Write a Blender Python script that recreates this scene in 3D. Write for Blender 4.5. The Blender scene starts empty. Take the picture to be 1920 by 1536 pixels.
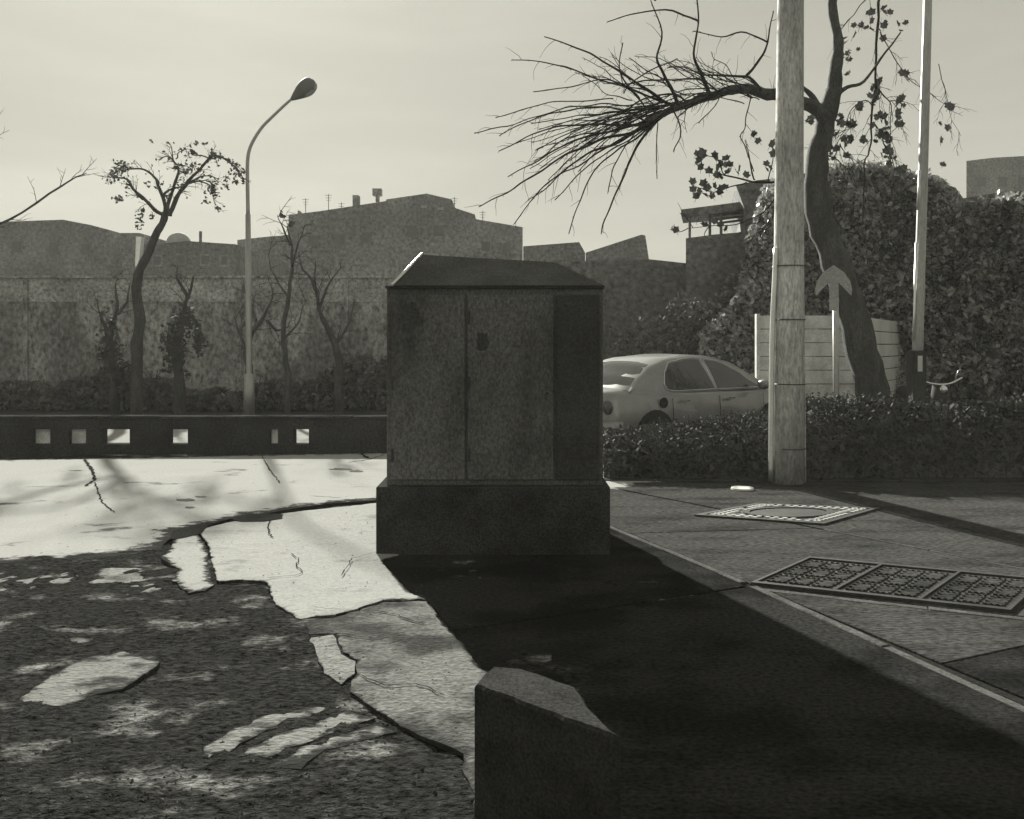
import bpy, bmesh, math, random
from mathutils import Vector, Matrix, noise, geometry
random.seed(7)
S = bpy.context.scene
C = S.collection
R = math.radians
# ------------------------------------------------------------------ camera
HAZE = 0.0009
EYE = 1.6; F = 1600.0; CX = 960.0; HY = 645.0
cam = bpy.data.cameras.new('camera'); cam.sensor_width = 36; cam.lens = 30
cam.shift_y = -(768 - HY) / 1920.0
cam.clip_end = 3000
co = bpy.data.objects.new('camera', cam); C.objects.link(co)
co.location = (0, 0, EYE); co.rotation_euler = (R(90), 0, 0); S.camera = co
# ------------------------------------------------------------------ light
SUN_EL = R(25); SUN_AZ = R(-19)           # azimuth from +Y, negative = left
w = bpy.data.worlds.new('World'); S.world = w; w.use_nodes = True
nt = w.node_tree; nt.nodes.clear()
sky = nt.nodes.new('ShaderNodeTexSky'); sky.sky_type = 'NISHITA'; sky.sun_disc = False
sky.sun_elevation = SUN_EL; sky.sun_rotation = SUN_AZ
sky.air_density = 1.0; sky.dust_density = 2.0; sky.ozone_density = 1.0
bw = nt.nodes.new('ShaderNodeRGBToBW')
tint = nt.nodes.new('ShaderNodeMix'); tint.data_type = 'RGBA'; tint.blend_type = 'MULTIPLY'
tint.inputs['Factor'].default_value = 1.0
tint.inputs[7].default_value = (1.0, 0.985, 0.84, 1)
# thin even veil of high cloud, with faint streaks
tc = nt.nodes.new('ShaderNodeTexCoord'); mp = nt.nodes.new('ShaderNodeMapping')
mp.inputs['Scale'].default_value = (1.2, 1.2, 7.0)
cn = nt.nodes.new('ShaderNodeTexNoise'); cn.inputs['Scale'].default_value = 2.2; cn.inputs['Detail'].default_value = 5
cr = nt.nodes.new('ShaderNodeMapRange'); cr.inputs[1].default_value = 0.35; cr.inputs[2].default_value = 0.75
cr.inputs[3].default_value = 0.92; cr.inputs[4].default_value = 1.08
mul = nt.nodes.new('ShaderNodeMath'); mul.operation = 'MULTIPLY'
pw = nt.nodes.new('ShaderNodeMath'); pw.operation = 'POWER'; pw.inputs[1].default_value = 0.17
k = nt.nodes.new('ShaderNodeMath'); k.operation = 'MULTIPLY'; k.inputs[1].default_value = 2.9
bg = nt.nodes.new('ShaderNodeBackground'); bg.inputs['Strength'].default_value = 0.05
out = nt.nodes.new('ShaderNodeOutputWorld')
L = nt.links.new
L(sky.outputs[0], bw.inputs[0]); L(bw.outputs[0], pw.inputs[0]); L(pw.outputs[0], k.inputs[0])
L(tc.outputs['Generated'], mp.inputs[0]); L(mp.outputs[0], cn.inputs['Vector']); L(cn.outputs[0], cr.inputs[0])
L(k.outputs[0], mul.inputs[0]); L(cr.outputs[0], mul.inputs[1])
L(mul.outputs[0], tint.inputs[6]); L(tint.outputs[2], bg.inputs[0]); L(bg.outputs[0], out.inputs[0])
sl = bpy.data.lights.new('sun', 'SUN'); sl.energy = 5.0; sl.angle = R(1.1); sl.color = (1.0, 0.99, 0.90)
so = bpy.data.objects.new('sun', sl); C.objects.link(so)
tosun = Vector((math.sin(SUN_AZ)*math.cos(SUN_EL), math.cos(SUN_AZ)*math.cos(SUN_EL), math.sin(SUN_EL)))
so.rotation_euler = (-tosun).to_track_quat('-Z', 'Y').to_euler(); so.location = (-20, 60, 40)
S.view_settings.view_transform = 'Standard'; S.view_settings.look = 'None'
S.view_settings.gamma = 1; S.view_settings.use_curve_mapping = False
S.view_settings.exposure = 1.4
S.render.engine = 'CYCLES'

# ------------------------------------------------------------------ helpers
def P(px, py, D):
    return Vector(((px-CX)/F*D, D, EYE-(py-HY)/F*D))
def G(px, py, z=0.0):
    D = (EYE-z)*F/(py-HY)
    return Vector(((px-CX)/F*D, D, z))
def empty(name, loc, label, cat, group=None, rz=0):
    o = bpy.data.objects.new(name, None); C.objects.link(o); o.location = loc
    o.rotation_euler = (0, 0, rz); o.empty_display_size = 0.1
    o['label'] = label; o['category'] = cat
    if group: o['group'] = group
    return o
def wloc(o):
    v = Vector(o.location)
    p = o.parent
    while p: v += Vector(p.location); p = p.parent
    return v
def obj(name, bm, m, parent=None, local=False, smooth=False, kind=None, label=None, cat=None, group=None, origin=None):
    me = bpy.data.meshes.new(name)
    if parent and not local:
        bmesh.ops.translate(bm, vec=-wloc(parent), verts=bm.verts)
    if origin is not None:
        bmesh.ops.translate(bm, vec=-Vector(origin), verts=bm.verts)
    bm.normal_update(); bm.to_mesh(me); bm.free()
    o = bpy.data.objects.new(name, me); C.objects.link(o)
    if origin is not None: o.location = origin
    if m: me.materials.append(m)
    if smooth:
        for p in me.polygons: p.use_smooth = True
    if parent: o.parent = parent
    if kind: o['kind'] = kind
    if label: o['label'] = label
    if cat: o['category'] = cat
    if group: o['group'] = group
    return o
def mk(): return bmesh.new()
def box(bm, x0, x1, y0, y1, z0, z1):
    vs = [bm.verts.new(p) for p in ((x0,y0,z0),(x1,y0,z0),(x1,y1,z0),(x0,y1,z0),(x0,y0,z1),(x1,y0,z1),(x1,y1,z1),(x0,y1,z1))]
    fs = []
    for f in ((3,2,1,0),(4,5,6,7),(0,1,5,4),(1,2,6,5),(2,3,7,6),(3,0,4,7)): fs.append(bm.faces.new([vs[i] for i in f]))
    return vs
def bevel(bm, w, seg=1):
    bmesh.ops.bevel(bm, geom=list(bm.edges), offset=w, segments=seg, affect='EDGES', clamp_overlap=True)
def tube(bm, pts, rad, n=6, cap=True):
    pts = [Vector(p) for p in pts]
    if not hasattr(rad, '__len__'): rad = [rad]*len(pts)
    rings = []
    prev = None
    for i, p in enumerate(pts):
        t = (pts[min(i+1, len(pts)-1)] - pts[max(i-1, 0)])
        if t.length < 1e-9: t = Vector((0,0,1))
        t.normalize()
        if prev is None:
            a = Vector((0,0,1)) if abs(t.z) < .9 else Vector((1,0,0))
            u = t.cross(a).normalized()
        else:
            u = (prev - t*prev.dot(t))
            u = u.normalized() if u.length > 1e-6 else t.cross(Vector((1,0,0))).normalized()
        prev = u; v = t.cross(u)
        rings.append([bm.verts.new(p + (u*math.cos(2*math.pi*j/n) + v*math.sin(2*math.pi*j/n))*rad[i]) for j in range(n)])
    for a, b in zip(rings, rings[1:]):
        for j in range(n):
            bm.faces.new((a[j], a[(j+1)%n], b[(j+1)%n], b[j]))
    if cap:
        bm.faces.new(rings[0][::-1]); bm.faces.new(rings[-1])
def smoothpts(pts, n=4):
    pts = [Vector(p) for p in pts]
    q = [pts[0]] + pts + [pts[-1]]
    o = []
    for i in range(1, len(q)-2):
        p0,p1,p2,p3 = q[i-1],q[i],q[i+1],q[i+2]
        for s in range(n):
            t = s/n
            o.append(0.5*((2*p1)+(-p0+p2)*t+(2*p0-5*p1+4*p2-p3)*t*t+(-p0+3*p1-3*p2+p3)*t*t*t))
    o.append(pts[-1]); return o
def lerpr(a, b, n): return [a+(b-a)*i/(n-1) for i in range(n)]
def slab(bm, poly, z0, z1, tilt=(0,0), jit=0.0, sub=0.15, bev=0.0):
    """extruded polygon (list of xy); edges subdivided and jittered"""
    pts = []
    n = len(poly)
    for i in range(n):
        a = Vector(poly[i][:2]); b = Vector(poly[(i+1)%n][:2])
        m_ = max(1, min(160, int((b-a).length/sub))) if jit else 1
        for s in range(m_):
            p = a.lerp(b, s/m_)
            if jit:
                q = noise.noise_vector(Vector((p.x*3.1, p.y*3.1, 1.7)))*jit + noise.noise_vector(Vector((p.x*13.1, p.y*13.1, 5.7)))*jit*.7+noise.noise_vector(Vector((p.x*37.1, p.y*37.1, 2.7)))*jit*.4
                p = p + Vector((q.x, q.y))
            pts.append(p)
    cx = sum(p.x for p in pts)/len(pts); cy = sum(p.y for p in pts)/len(pts)
    def top(p): return z1 + (p.x-cx)*tilt[0] + (p.y-cy)*tilt[1]
    if bev:
        c = Vector((cx, cy))
        inn = []
        m2 = len(pts)
        for i, p in enumerate(pts):
            t = (pts[(i+1)%m2]-pts[i-1]); nn = Vector((-t.y, t.x))
            if nn.length > 1e-9: nn.normalize()
            inn.append(p + nn*bev*ORI)
    tp = [bm.verts.new((p.x, p.y, top(p)-(bev if bev else 0))) for p in pts]
    bt = [bm.verts.new((p.x, p.y, z0)) for p in pts]
    m2 = len(pts)
    if bev:
        t2 = [bm.verts.new((p.x, p.y, top(p))) for p in inn]
        for i in range(m2): bm.faces.new((tp[i], tp[(i+1)%m2], t2[(i+1)%m2], t2[i]))
        bm.faces.new(t2)
    else: bm.faces.new(tp)
    for i in range(m2): bm.faces.new((bt[i], bt[(i+1)%m2], tp[(i+1)%m2], tp[i]))
    bmesh.ops.recalc_face_normals(bm, faces=bm.faces)
ORI = 1
def area(poly):
    return sum(poly[i][0]*poly[(i+1)%len(poly)][1]-poly[(i+1)%len(poly)][0]*poly[i][1] for i in range(len(poly)))/2
def prism(bm, px, D, depth, shear=(0,0)):
    """outline (photo px at distance D) extruded back"""
    pts = [P(x, y, D) for x, y in px]
    f = [bm.verts.new(p) for p in pts]
    b = [bm.verts.new(p + Vector((shear[0], depth, shear[1]))) for p in pts]
    n = len(pts)
    bm.faces.new(f); bm.faces.new(b[::-1])
    for i in range(n): bm.faces.new((f[i], b[i], b[(i+1)%n], f[(i+1)%n]))
    bmesh.ops.recalc_face_normals(bm, faces=bm.faces)

# ------------------------------------------------------------------ materials
def grey(v, warm=0.0): return (v, v*1.005, v*.97, 1)
def mat(name, v, v2=None, rough=.9, big=1.5, fine=60, fineamp=.25, bump=.3, bumpd=.01, metal=0, thr=None, trans=0, stretch=(1,1,1), spec=.3, coat=0, dirt=0):
    """v base value, v2 value of large blotches, fineamp speckle strength"""
    m = bpy.data.materials.new(name); m.use_nodes = True
    n = m.node_tree; b = n.nodes['Principled BSDF']; l = n.links.new
    b.inputs['Roughness'].default_value = rough; b.inputs['Metallic'].default_value = metal
    b.inputs['Specular IOR Level'].default_value = spec
    b.inputs['Coat Weight'].default_value = coat
    t = n.nodes.new('ShaderNodeTexCoord'); mpn = n.nodes.new('ShaderNodeMapping'); mpn.inputs['Scale'].default_value = stretch
    l(t.outputs['Object'], mpn.inputs[0])
    n1 = n.nodes.new('ShaderNodeTexNoise'); n1.inputs['Scale'].default_value = big; n1.inputs['Detail'].default_value = 8; n1.inputs['Roughness'].default_value = .62
    l(mpn.outputs[0], n1.inputs['Vector'])
    r = n.nodes.new('ShaderNodeMapRange'); r.interpolation_type = 'SMOOTHSTEP'
    a_, b_ = thr if thr else (.35, .65)
    r.inputs[1].default_value = a_; r.inputs[2].default_value = b_
    l(n1.outputs[0], r.inputs[0])
    mx = n.nodes.new('ShaderNodeMix'); mx.data_type = 'RGBA'
    mx.inputs[6].default_value = grey(v); mx.inputs[7].default_value = grey(v2 if v2 is not None else v*.7)
    l(r.outputs[0], mx.inputs[0])
    n2 = n.nodes.new('ShaderNodeTexNoise'); n2.inputs['Scale'].default_value = fine; n2.inputs['Detail'].default_value = 3; n2.inputs['Roughness'].default_value = .7
    l(mpn.outputs[0], n2.inputs['Vector'])
    r2 = n.nodes.new('ShaderNodeMapRange'); r2.inputs[1].default_value = .3; r2.inputs[2].default_value = .7
    r2.inputs[3].default_value = 1-fineamp; r2.inputs[4].default_value = 1+fineamp
    l(n2.outputs[0], r2.inputs[0])
    mm = n.nodes.new('ShaderNodeMix'); mm.data_type = 'RGBA'; mm.blend_type = 'MULTIPLY'; mm.inputs[0].default_value = 1
    l(mx.outputs[2], mm.inputs[6]); l(r2.outputs[0], mm.inputs[7])
    if dirt:      # soil washed over the broken edges of a slab, ragged inwards
        at = n.nodes.new('ShaderNodeAttribute'); at.attribute_name = 'dirt'
        n3 = n.nodes.new('ShaderNodeTexNoise'); n3.inputs['Scale'].default_value = 7; n3.inputs['Detail'].default_value = 10; n3.inputs['Roughness'].default_value = .75
        l(mpn.outputs[0], n3.inputs['Vector'])
        s1 = n.nodes.new('ShaderNodeMath'); s1.operation = 'ADD'; l(at.outputs['Fac'], s1.inputs[0]); l(n3.outputs[0], s1.inputs[1])
        r3 = n.nodes.new('ShaderNodeMapRange'); r3.interpolation_type = 'SMOOTHSTEP'; r3.inputs[1].default_value = .92; r3.inputs[2].default_value = 1.06
        l(s1.outputs[0], r3.inputs[0])
        md = n.nodes.new('ShaderNodeMix'); md.data_type = 'RGBA'; md.inputs[7].default_value = grey(.035)
        l(r3.outputs[0], md.inputs[0]); l(mm.outputs[2], md.inputs[6]); mm = md
    l(mm.outputs[2], b.inputs['Base Color'])
    if bump:
        bp = n.nodes.new('ShaderNodeBump'); bp.inputs['Strength'].default_value = bump; bp.inputs['Distance'].default_value = bumpd
        ad = n.nodes.new('ShaderNodeMath'); ad.operation = 'ADD'
        l(n1.outputs[0], ad.inputs[0]); l(n2.outputs[0], ad.inputs[1]); l(ad.outputs[0], bp.inputs['Height']); l(bp.outputs[0], b.inputs['Normal'])
    if trans:
        tr = n.nodes.new('ShaderNodeBsdfTranslucent'); l(mm.outputs[2], tr.inputs[0])
        ms = n.nodes.new('ShaderNodeMixShader'); ms.inputs[0].default_value = trans
        l(b.outputs[0], ms.inputs[1]); l(tr.outputs[0], ms.inputs[2]); l(ms.outputs[0], n.nodes['Material Output'].inputs[0])
    return m
M = {}
M['asphalt'] = mat('asphalt', .05, .035, rough=1, spec=.03, big=.8, fine=90, fineamp=.5, bump=.5)
M['soil'] = mat('dark_soil', .022, .15, rough=1, spec=0, big=3.0, fine=34, fineamp=.9, bump=1, bumpd=.02, thr=(.53,.70), stretch=(.75,1.2,1))
M['concrete'] = mat('pale_concrete', .30, .19, rough=1, spec=0, dirt=1, big=2.6, fine=60, fineamp=.2, bump=.6, bumpd=.008, thr=(.56,.72), stretch=(.7,1.2,1))
M['concrete_far'] = mat('stained_pale_concrete', .31, .07, rough=1, spec=0, dirt=1, big=1.5, fine=45, fineamp=.12, bump=.35, bumpd=.006, thr=(.59,.70), stretch=(.7,1.2,1))
M['concrete_dirty'] = mat('worn_concrete', .19, .05, rough=1, spec=0, dirt=1, big=3.2, fine=48, fineamp=.4, bump=.8, bumpd=.012, thr=(.52,.64), stretch=(.6,1.5,1))
M['concrete_mid'] = mat('weathered_concrete', .20, .075, rough=1, spec=0, dirt=1, big=2.2, fine=45, fineamp=.4, bump=.8, bumpd=.012, thr=(.48,.66), stretch=(.8,1.2,1))
M['concrete_dark'] = mat('soiled_concrete', .15, .05, rough=1, spec=0, dirt=1, big=1.7, fine=40, fineamp=.45, bump=.9, bumpd=.012, thr=(.42,.60), stretch=(.8,1.2,1))
M['stain'] = mat('damp_stain', .10, .16, rough=1, spec=0, big=5, fine=50, fineamp=.3, bump=.2)
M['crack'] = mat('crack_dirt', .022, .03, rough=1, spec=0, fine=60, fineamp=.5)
M['pave'] = mat('grey_paving', .060, .03, rough=1, spec=0, big=2.4, fine=38, fineamp=.8, bump=1, bumpd=.008, thr=(.42,.70), stretch=(.5,1.5,1))
M['pave_shade'] = mat('shade_dark_paving', .030, .014, rough=1, spec=0, big=1.3, fine=45, fineamp=.7, bump=1, bumpd=.008, thr=(.42,.6), stretch=(.8,1.2,1))  # darker copy of the grey paving, shade painted into its colour
M['edging'] = mat('pale_edging', .105, .07, rough=1, spec=0, big=4, fine=45, fineamp=.45, bump=.5)
M['iron'] = mat('cast_iron', .05, .03, rough=.55, metal=.3, big=6, fine=90, fineamp=.4, bump=.3, spec=.5)
M['iron_worn'] = mat('worn_iron', .30, .18, rough=.38, metal=.6, big=6, fine=90, fineamp=.3, bump=.2, spec=.5)
M['cabinet'] = mat('cabinet_paint', .14, .07, rough=.9, spec=.05, big=1.3, fine=60, fineamp=.5, bump=.3, bumpd=.003, thr=(.42,.66), stretch=(1,1,.6))
M['cabinet_dark'] = mat('cabinet_dark_paint', .075, .05, rough=.9, spec=.05, big=1.6, fine=60, fineamp=.45, bump=.3, bumpd=.003)
M['plinth'] = mat('plinth_concrete', .06, .035, rough=1, spec=0, big=3, fine=70, fineamp=.6, bump=.6, bumpd=.005)
M['trim'] = mat('bare_metal_trim', .6, .5, rough=.5, fine=50, fineamp=.1, bump=.1)
M['roofpaint'] = mat('cabinet_roof_paint', .10, .07, rough=1, spec=0, big=2, fine=60, fineamp=.4, bump=.3, bumpd=.003)
M['wall'] = mat('rendered_wall', .36, .17, big=.8, fine=11, fineamp=.75, bump=.8, bumpd=.03, thr=(.38,.62), stretch=(.8,1,.55))
M['wall_top'] = mat('rendered_wall_band', .48, .26, big=.9, fine=11, fineamp=.7, bump=.8, bumpd=.03)
M['lowwall'] = mat('low_wall_stone', .055, .035, rough=1, spec=0, big=2, fine=30, fineamp=.6, bump=.6)
M['building'] = mat('building_render', .25, .14, big=.35, fine=6, fineamp=.7, bump=.5, bumpd=.06)
M['building_dark'] = mat('building_dark_render', .17, .11, big=.35, fine=7, fineamp=.65, bump=.5, bumpd=.06)
M['building_pale'] = mat('building_pale_render', .35, .25, big=.25, fine=6, fineamp=.2, bump=.3, bumpd=.05)
M['glass'] = mat('window_glass', .03, .02, rough=.15, fine=5, fineamp=.1, bump=0, spec=.5)
M['bark'] = mat('bark', 0.09, 0.05, big=6, fine=60, fineamp=.5, bump=1, bumpd=.02, stretch=(1,1,.3))
M['twig'] = mat('twig_bark', .035, .025, rough=1, spec=0, fine=60, fineamp=.3, bump=0)
M['leaf'] = mat('dry_leaf', .05, .07, fine=30, fineamp=.3, bump=0, trans=.12)
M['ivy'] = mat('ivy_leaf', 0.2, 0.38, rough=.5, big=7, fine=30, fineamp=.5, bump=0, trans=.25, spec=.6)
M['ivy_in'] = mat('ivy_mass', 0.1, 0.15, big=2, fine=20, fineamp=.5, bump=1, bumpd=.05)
M['hedge'] = mat('hedge_leaf', .06, .09, rough=.85, big=2, fine=30, fineamp=.5, bump=0, trans=.03, spec=.08)
M['pole'] = mat('concrete_pole', .62, .36, big=2.5, fine=40, fineamp=.5, bump=.6, bumpd=.008, stretch=(1,1,.25))
M['steelpole'] = mat('galvanised_pole', .45, .34, rough=.5, metal=.5, big=3, fine=60, fineamp=.2, bump=.1, stretch=(1,1,.2))
M['pvc'] = mat('bright_galvanised_pipe', .85, .75, rough=.42, metal=.85, big=3, fine=50, fineamp=.08, bump=.05, spec=.5)
M['lamp'] = mat('lamp_head_metal', .16, .12, rough=.6, fine=90, fineamp=.3, bump=.1)
M['lens'] = mat('lamp_glass', .35, .3, rough=.2, fine=40, fineamp=.1, bump=0, spec=.5)
M['signdark'] = mat('sign_dark_blue', .06, .05, rough=.9, spec=.05, fine=40, fineamp=.4, bump=0)
M['signwhite'] = mat('sign_faded_white', .42, .32, rough=.8, fine=40, fineamp=.3, bump=0)
M['panelwhite'] = mat('white_fence_board', 0.88, 0.75, rough=.5, big=2, fine=60, fineamp=.12, bump=.1, trans=.35)
M['panelgrey'] = mat('weathered_fence_board', 0.75, 0.5, rough=.7, big=3, fine=60, fineamp=.3, bump=.2, trans=.1)
M['carpaint'] = mat('grey_car_paint', .25, .2, rough=.38, big=1.5, fine=110, fineamp=.3, bump=.0, metal=.25, spec=.5, coat=.6)
M['carglass'] = mat('car_glass', .02, .03, rough=.10, big=2.5, fine=9, fineamp=.5, bump=.35, bumpd=.02, spec=.8)
M['rubber'] = mat('rubber', .03, .02, fine=60, bump=.1)
M['chrome'] = mat('bright_metal', .7, .6, rough=.25, metal=.9, fine=60, fineamp=.1, bump=0)
M['redlens'] = mat('lamp_lens_dark', .08, .06, rough=.2, fine=40, fineamp=.2, bump=0)
M['blockc'] = mat('old_dark_concrete', .045, .028, rough=1, spec=0, big=4, fine=90, fineamp=.5, bump=.8, bumpd=.006)
M['pebble'] = mat('pebble_stone', .11, .05, rough=1, spec=0, big=8, fine=40, fineamp=.4, bump=.4)

# ------------------------------------------------------------------ ground
def structure(name, bm, m, **kw): return obj(name, bm, m, kind='structure', **kw)
bm = mk()
vs = [bm.verts.new(p) for p in ((-900,-60,-.16),(900,-60,-.16),(900,1500,-.16),(-900,1500,-.16))]; bm.faces.new(vs)
ground = structure('ground', bm, M['asphalt'])
# road beyond the pavement
bm = mk()
vs = [bm.verts.new(p) for p in ((-60,9.0,-.12),(60,9.0,-.12),(60,26,-.12),(-60,26,-.12))]; bm.faces.new(vs)
road = structure('road', bm, M['asphalt'])

# soil bed with real relief (left foreground)
def soilz(x, y):
    h = noise.fractal(Vector((x*1.3, y*1.3, 0)), .9, 2.1, 5)*.020 + noise.noise(Vector((x*9, y*9, 3)))*.010 + noise.noise(Vector((x*24, y*24, 8)))*.006
    s = 1.0 if y < 6.4 else max(.35, 1-(y-6.4)*.6)
    return -.010+h*s*.8-(.02 if y > 6.8 else 0)
bm = mk()
nx, ny = 260, 330
X0, X1, Y0, Y1 = -6.5, 1.2, -0.4, 12.6
vv = []
for j in range(ny+1):
    row = []
    y = Y0+(Y1-Y0)*(j/ny)**1.7
    for i in range(nx+1):
        x = X0+(X1-X0)*i/nx
        row.append(bm.verts.new((x, y, soilz(x, y))))
    vv.append(row)
for j in range(ny):
    for i in range(nx): bm.faces.new((vv[j][i], vv[j][i+1], vv[j+1][i+1], vv[j+1][i]))
soil = structure('soil', bm, M['soil'], smooth=True)
bm = mk()
vs = [bm.verts.new(p) for p in ((-40,-3,-.10),(40,-3,-.10),(40,12.7,-.10),(-40,12.7,-.10))]; bm.faces.new(vs)
structure('sub_base', bm, M['soil'])

# pale broken pavement: each slab its own piece
pavement = bpy.data.objects.new('pavement', None); C.objects.link(pavement); pavement['kind'] = 'structure'
def gpoly(px, z=0): return [G(x, y, z) for x, y in px]
def jitter_edge(poly, jit, sub):
    pts = []
    n = len(poly)
    for i in range(n):
        a = Vector(poly[i][:2]); b = Vector(poly[(i+1)%n][:2])
        m_ = max(1, min(60, int((b-a).length/sub)))
        for s in range(m_):
            p = a.lerp(b, s/m_)
            q = noise.noise_vector(Vector((p.x*3.1, p.y*3.1, 1.7)))*jit + noise.noise_vector(Vector((p.x*13.1, p.y*13.1, 5.7)))*jit*.6 + noise.noise_vector(Vector((p.x*37.1, p.y*37.1, 2.7)))*jit*.6
            pts.append(p+Vector((q.x, q.y)))
    return pts
def paving(px, m, z1=0.0, z0=-.09, tilt=(0,0), jit=.02, sub=.05, name='paving_slab', dw=.16, d0=.34, cell=.07, rough=.004):
    """a broken slab: ragged outline, undulating top, 'dirt' growing towards its edge over width dw"""
    pl = gpoly(px)
    if area(pl) < 0: pl = pl[::-1]
    pts = jitter_edge(pl, jit, sub); k_ = len(pts)
    xs = [q.x for q in pts]; ys = [q.y for q in pts]; cx = sum(xs)/k_; cy = sum(ys)/k_
    ins = []
    nx_ = int((max(xs)-min(xs))/cell)+1; ny_ = int((max(ys)-min(ys))/cell)+1
    segs = [(pts[i], pts[(i+1)%k_]) for i in range(k_)]
    dist = {}
    for iy in range(ny_):
        y = min(ys)+(iy+.5)*cell
        cr_ = sorted(a.x+(b.x-a.x)*(y-a.y)/(b.y-a.y) for a, b in segs if (a.y > y) != (b.y > y))
        for x0_, x1_ in zip(cr_[::2], cr_[1::2]):
            for ix in range(int((x1_-x0_)/cell)+1):
                x = x0_+(ix+.5)*cell
                if x < x1_-.01: ins.append(Vector((x, y)))
    allv = pts+ins
    res = geometry.delaunay_2d_cdt([Vector((q.x, q.y)) for q in allv], [(i, (i+1)%k_) for i in range(k_)], [list(range(k_))], 1, 1e-5)
    V, E, Fc, ov = res[0], res[1], res[2], res[3]
    def top(x, y): return z1+(x-cx)*tilt[0]+(y-cy)*tilt[1]+rough*noise.noise(Vector((x*2.2, y*2.2, 4)))+rough*.5*noise.noise(Vector((x*9, y*9, 4)))
    bm = mk(); dl = bm.verts.layers.float.new('dirt')
    tv = []
    for q, o_ in zip(V, ov):
        edge = any(s < k_ for s in o_)
        if edge: d_ = 0
        else:
            d_ = 9
            for s in range(0, k_):
                a = pts[s]; dx = a.x-q.x; dy = a.y-q.y; dd_ = dx*dx+dy*dy
                if dd_ < d_: d_ = dd_
            d_ = math.sqrt(d_)
        v = bm.verts.new((q.x, q.y, top(q.x, q.y)-(.004 if edge else 0))); v[dl] = max(0, 1-d_/dw)*.55*(d0/.32); tv.append(v)
    for f_ in Fc:
        try: bm.faces.new([tv[i] for i in f_])
        except ValueError: pass
    be = [e for e in bm.edges if len(e.link_faces) == 1]
    low = {}
    for e in be:
        for v in e.verts:
            if v not in low:
                w_ = bm.verts.new((v.co.x, v.co.y, z0)); w_[dl] = 1; low[v] = w_
    for e in be:
        a, b = e.verts
        try: bm.faces.new((a, b, low[b], low[a]))
        except ValueError: pass
    bmesh.ops.recalc_face_normals(bm, faces=bm.faces)
    return obj(name, bm, m, parent=pavement)
far_edge = [(-420,872),(-40,862),(120,859),(480,852)]
# far field, split along its real joints
paving([(-700,880),(-420,872),(-40,862),(160,859),(480,852),(696,849),(1250,842),(1250,905),(1100,930),(945,922),(806,931),(706,937),(610,945),(528,957),(440,970),(384,984),(335,992),(322,1008),(303,1030),(216,1042),(60,1050),(-700,1130)], M['concrete_far'], jit=.03, dw=.6, d0=.37, cell=.16, sub=.12)
# raised path slab and its broken neighbours
paving([(378,1002),(386,990),(432,979),(500,970),(532,963),(600,955),(706,944),(760,942),(745,1042),(712,1052),(770,1112),(800,1124),(720,1126),(640,1150),(560,1162),(516,1134),(498,1090),(455,1088),(414,1091),(395,1045)], M['concrete'], z1=.006, jit=.022, dw=.07, d0=.3)
paving([(568,1168),(642,1154),(722,1130),(800,1128),(860,1200),(912,1268),(960,1330),(1040,1560),(1120,2400),(800,2400),(888,1560),(872,1415),(800,1385),(742,1352),(700,1336),(660,1296),(672,1268),(676,1240),(645,1222),(628,1188),(574,1188)], M['concrete_dark'], z1=.005, jit=.03, dw=.08, d0=.3)
paving([(580,1196),(624,1192),(640,1226),(669,1243),(667,1264),(645,1283),(604,1262),(592,1228)], M['concrete_mid'], z1=.006, tilt=(.01,.01), jit=.02, dw=.05, d0=.26)
paving([(330,1010),(372,1003),(388,1045),(407,1094),(388,1104),(358,1109),(322,1086),(338,1068),(300,1048),(322,1030)], M['concrete'], z1=.004, tilt=(-.02,0), jit=.03)
paving([(165,1088),(185,1060),(250,1062),(296,1078),(304,1100),(262,1116),(215,1119)], M['concrete_mid'], z1=-.012, jit=.05)
paving([(-60,1058),(120,1052),(160,1062),(140,1090),(60,1100),(-60,1110)], M['concrete_dirty'], z1=-.018, jit=.05)
paving([(40,1300),(112,1250),(170,1230),(232,1224),(280,1236),(303,1243),(262,1268),(228,1290),(160,1302),(118,1320),(70,1345)], M['concrete_dirty'], z1=-.004, tilt=(.02,.03), jit=.03)
paving([(100,1186),(160,1188),(234,1198),(228,1206),(150,1200),(96,1194)], M['concrete_dirty'], z1=-.012, jit=.02)
paving([(360,1400),(440,1358),(520,1334),(600,1320),(640,1324),(560,1344),(500,1366),(452,1392),(430,1404),(380,1420)], M['concrete_dirty'], d0=.33, z1=-.006, jit=.03)
paving([(450,1412),(520,1372),(580,1350),(648,1330),(690,1346),(640,1366),(560,1392),(500,1420)], M['concrete_dirty'], d0=.33, z1=-.006, jit=.03)
paving([(500,1436),(560,1404),(640,1376),(700,1356),(742,1366),(700,1380),(610,1404),(560,1440)], M['concrete_dirty'], d0=.33, z1=-.006, jit=.03)
paving([(-300,1560),(-60,1480),(60,1490),(40,1560),(-120,1640)], M['concrete_dirty'], z1=-.02, jit=.05)
paving([(120,1470),(230,1452),(330,1470),(300,1500),(180,1515)], M['concrete_dirty'], z1=-.03, jit=.05)
for px in ([(560,1168),(590,1160),(600,1174),(575,1190)], [(620,1290),(650,1300),(670,1330),(632,1318)], [(470,1130),(505,1124),(515,1140),(480,1150)],
           [(395,1122),(425,1118),(438,1128),(405,1138)], [(300,1268),(325,1262),(338,1272),(312,1282)], [(700,1362),(760,1372),(790,1396),(720,1392)],
           [(440,1166),(500,1170),(512,1182),(450,1178)], [(225,1386),(300,1366),(320,1380),(240,1404)], [(60,1400),(120,1380),(150,1396),(90,1420)]):
    paving(px, M['concrete_dirty'], z1=-.03+random.uniform(0,.015), tilt=(random.uniform(-.05,.05), random.uniform(-.03,.05)), jit=.02, sub=.04)

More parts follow.
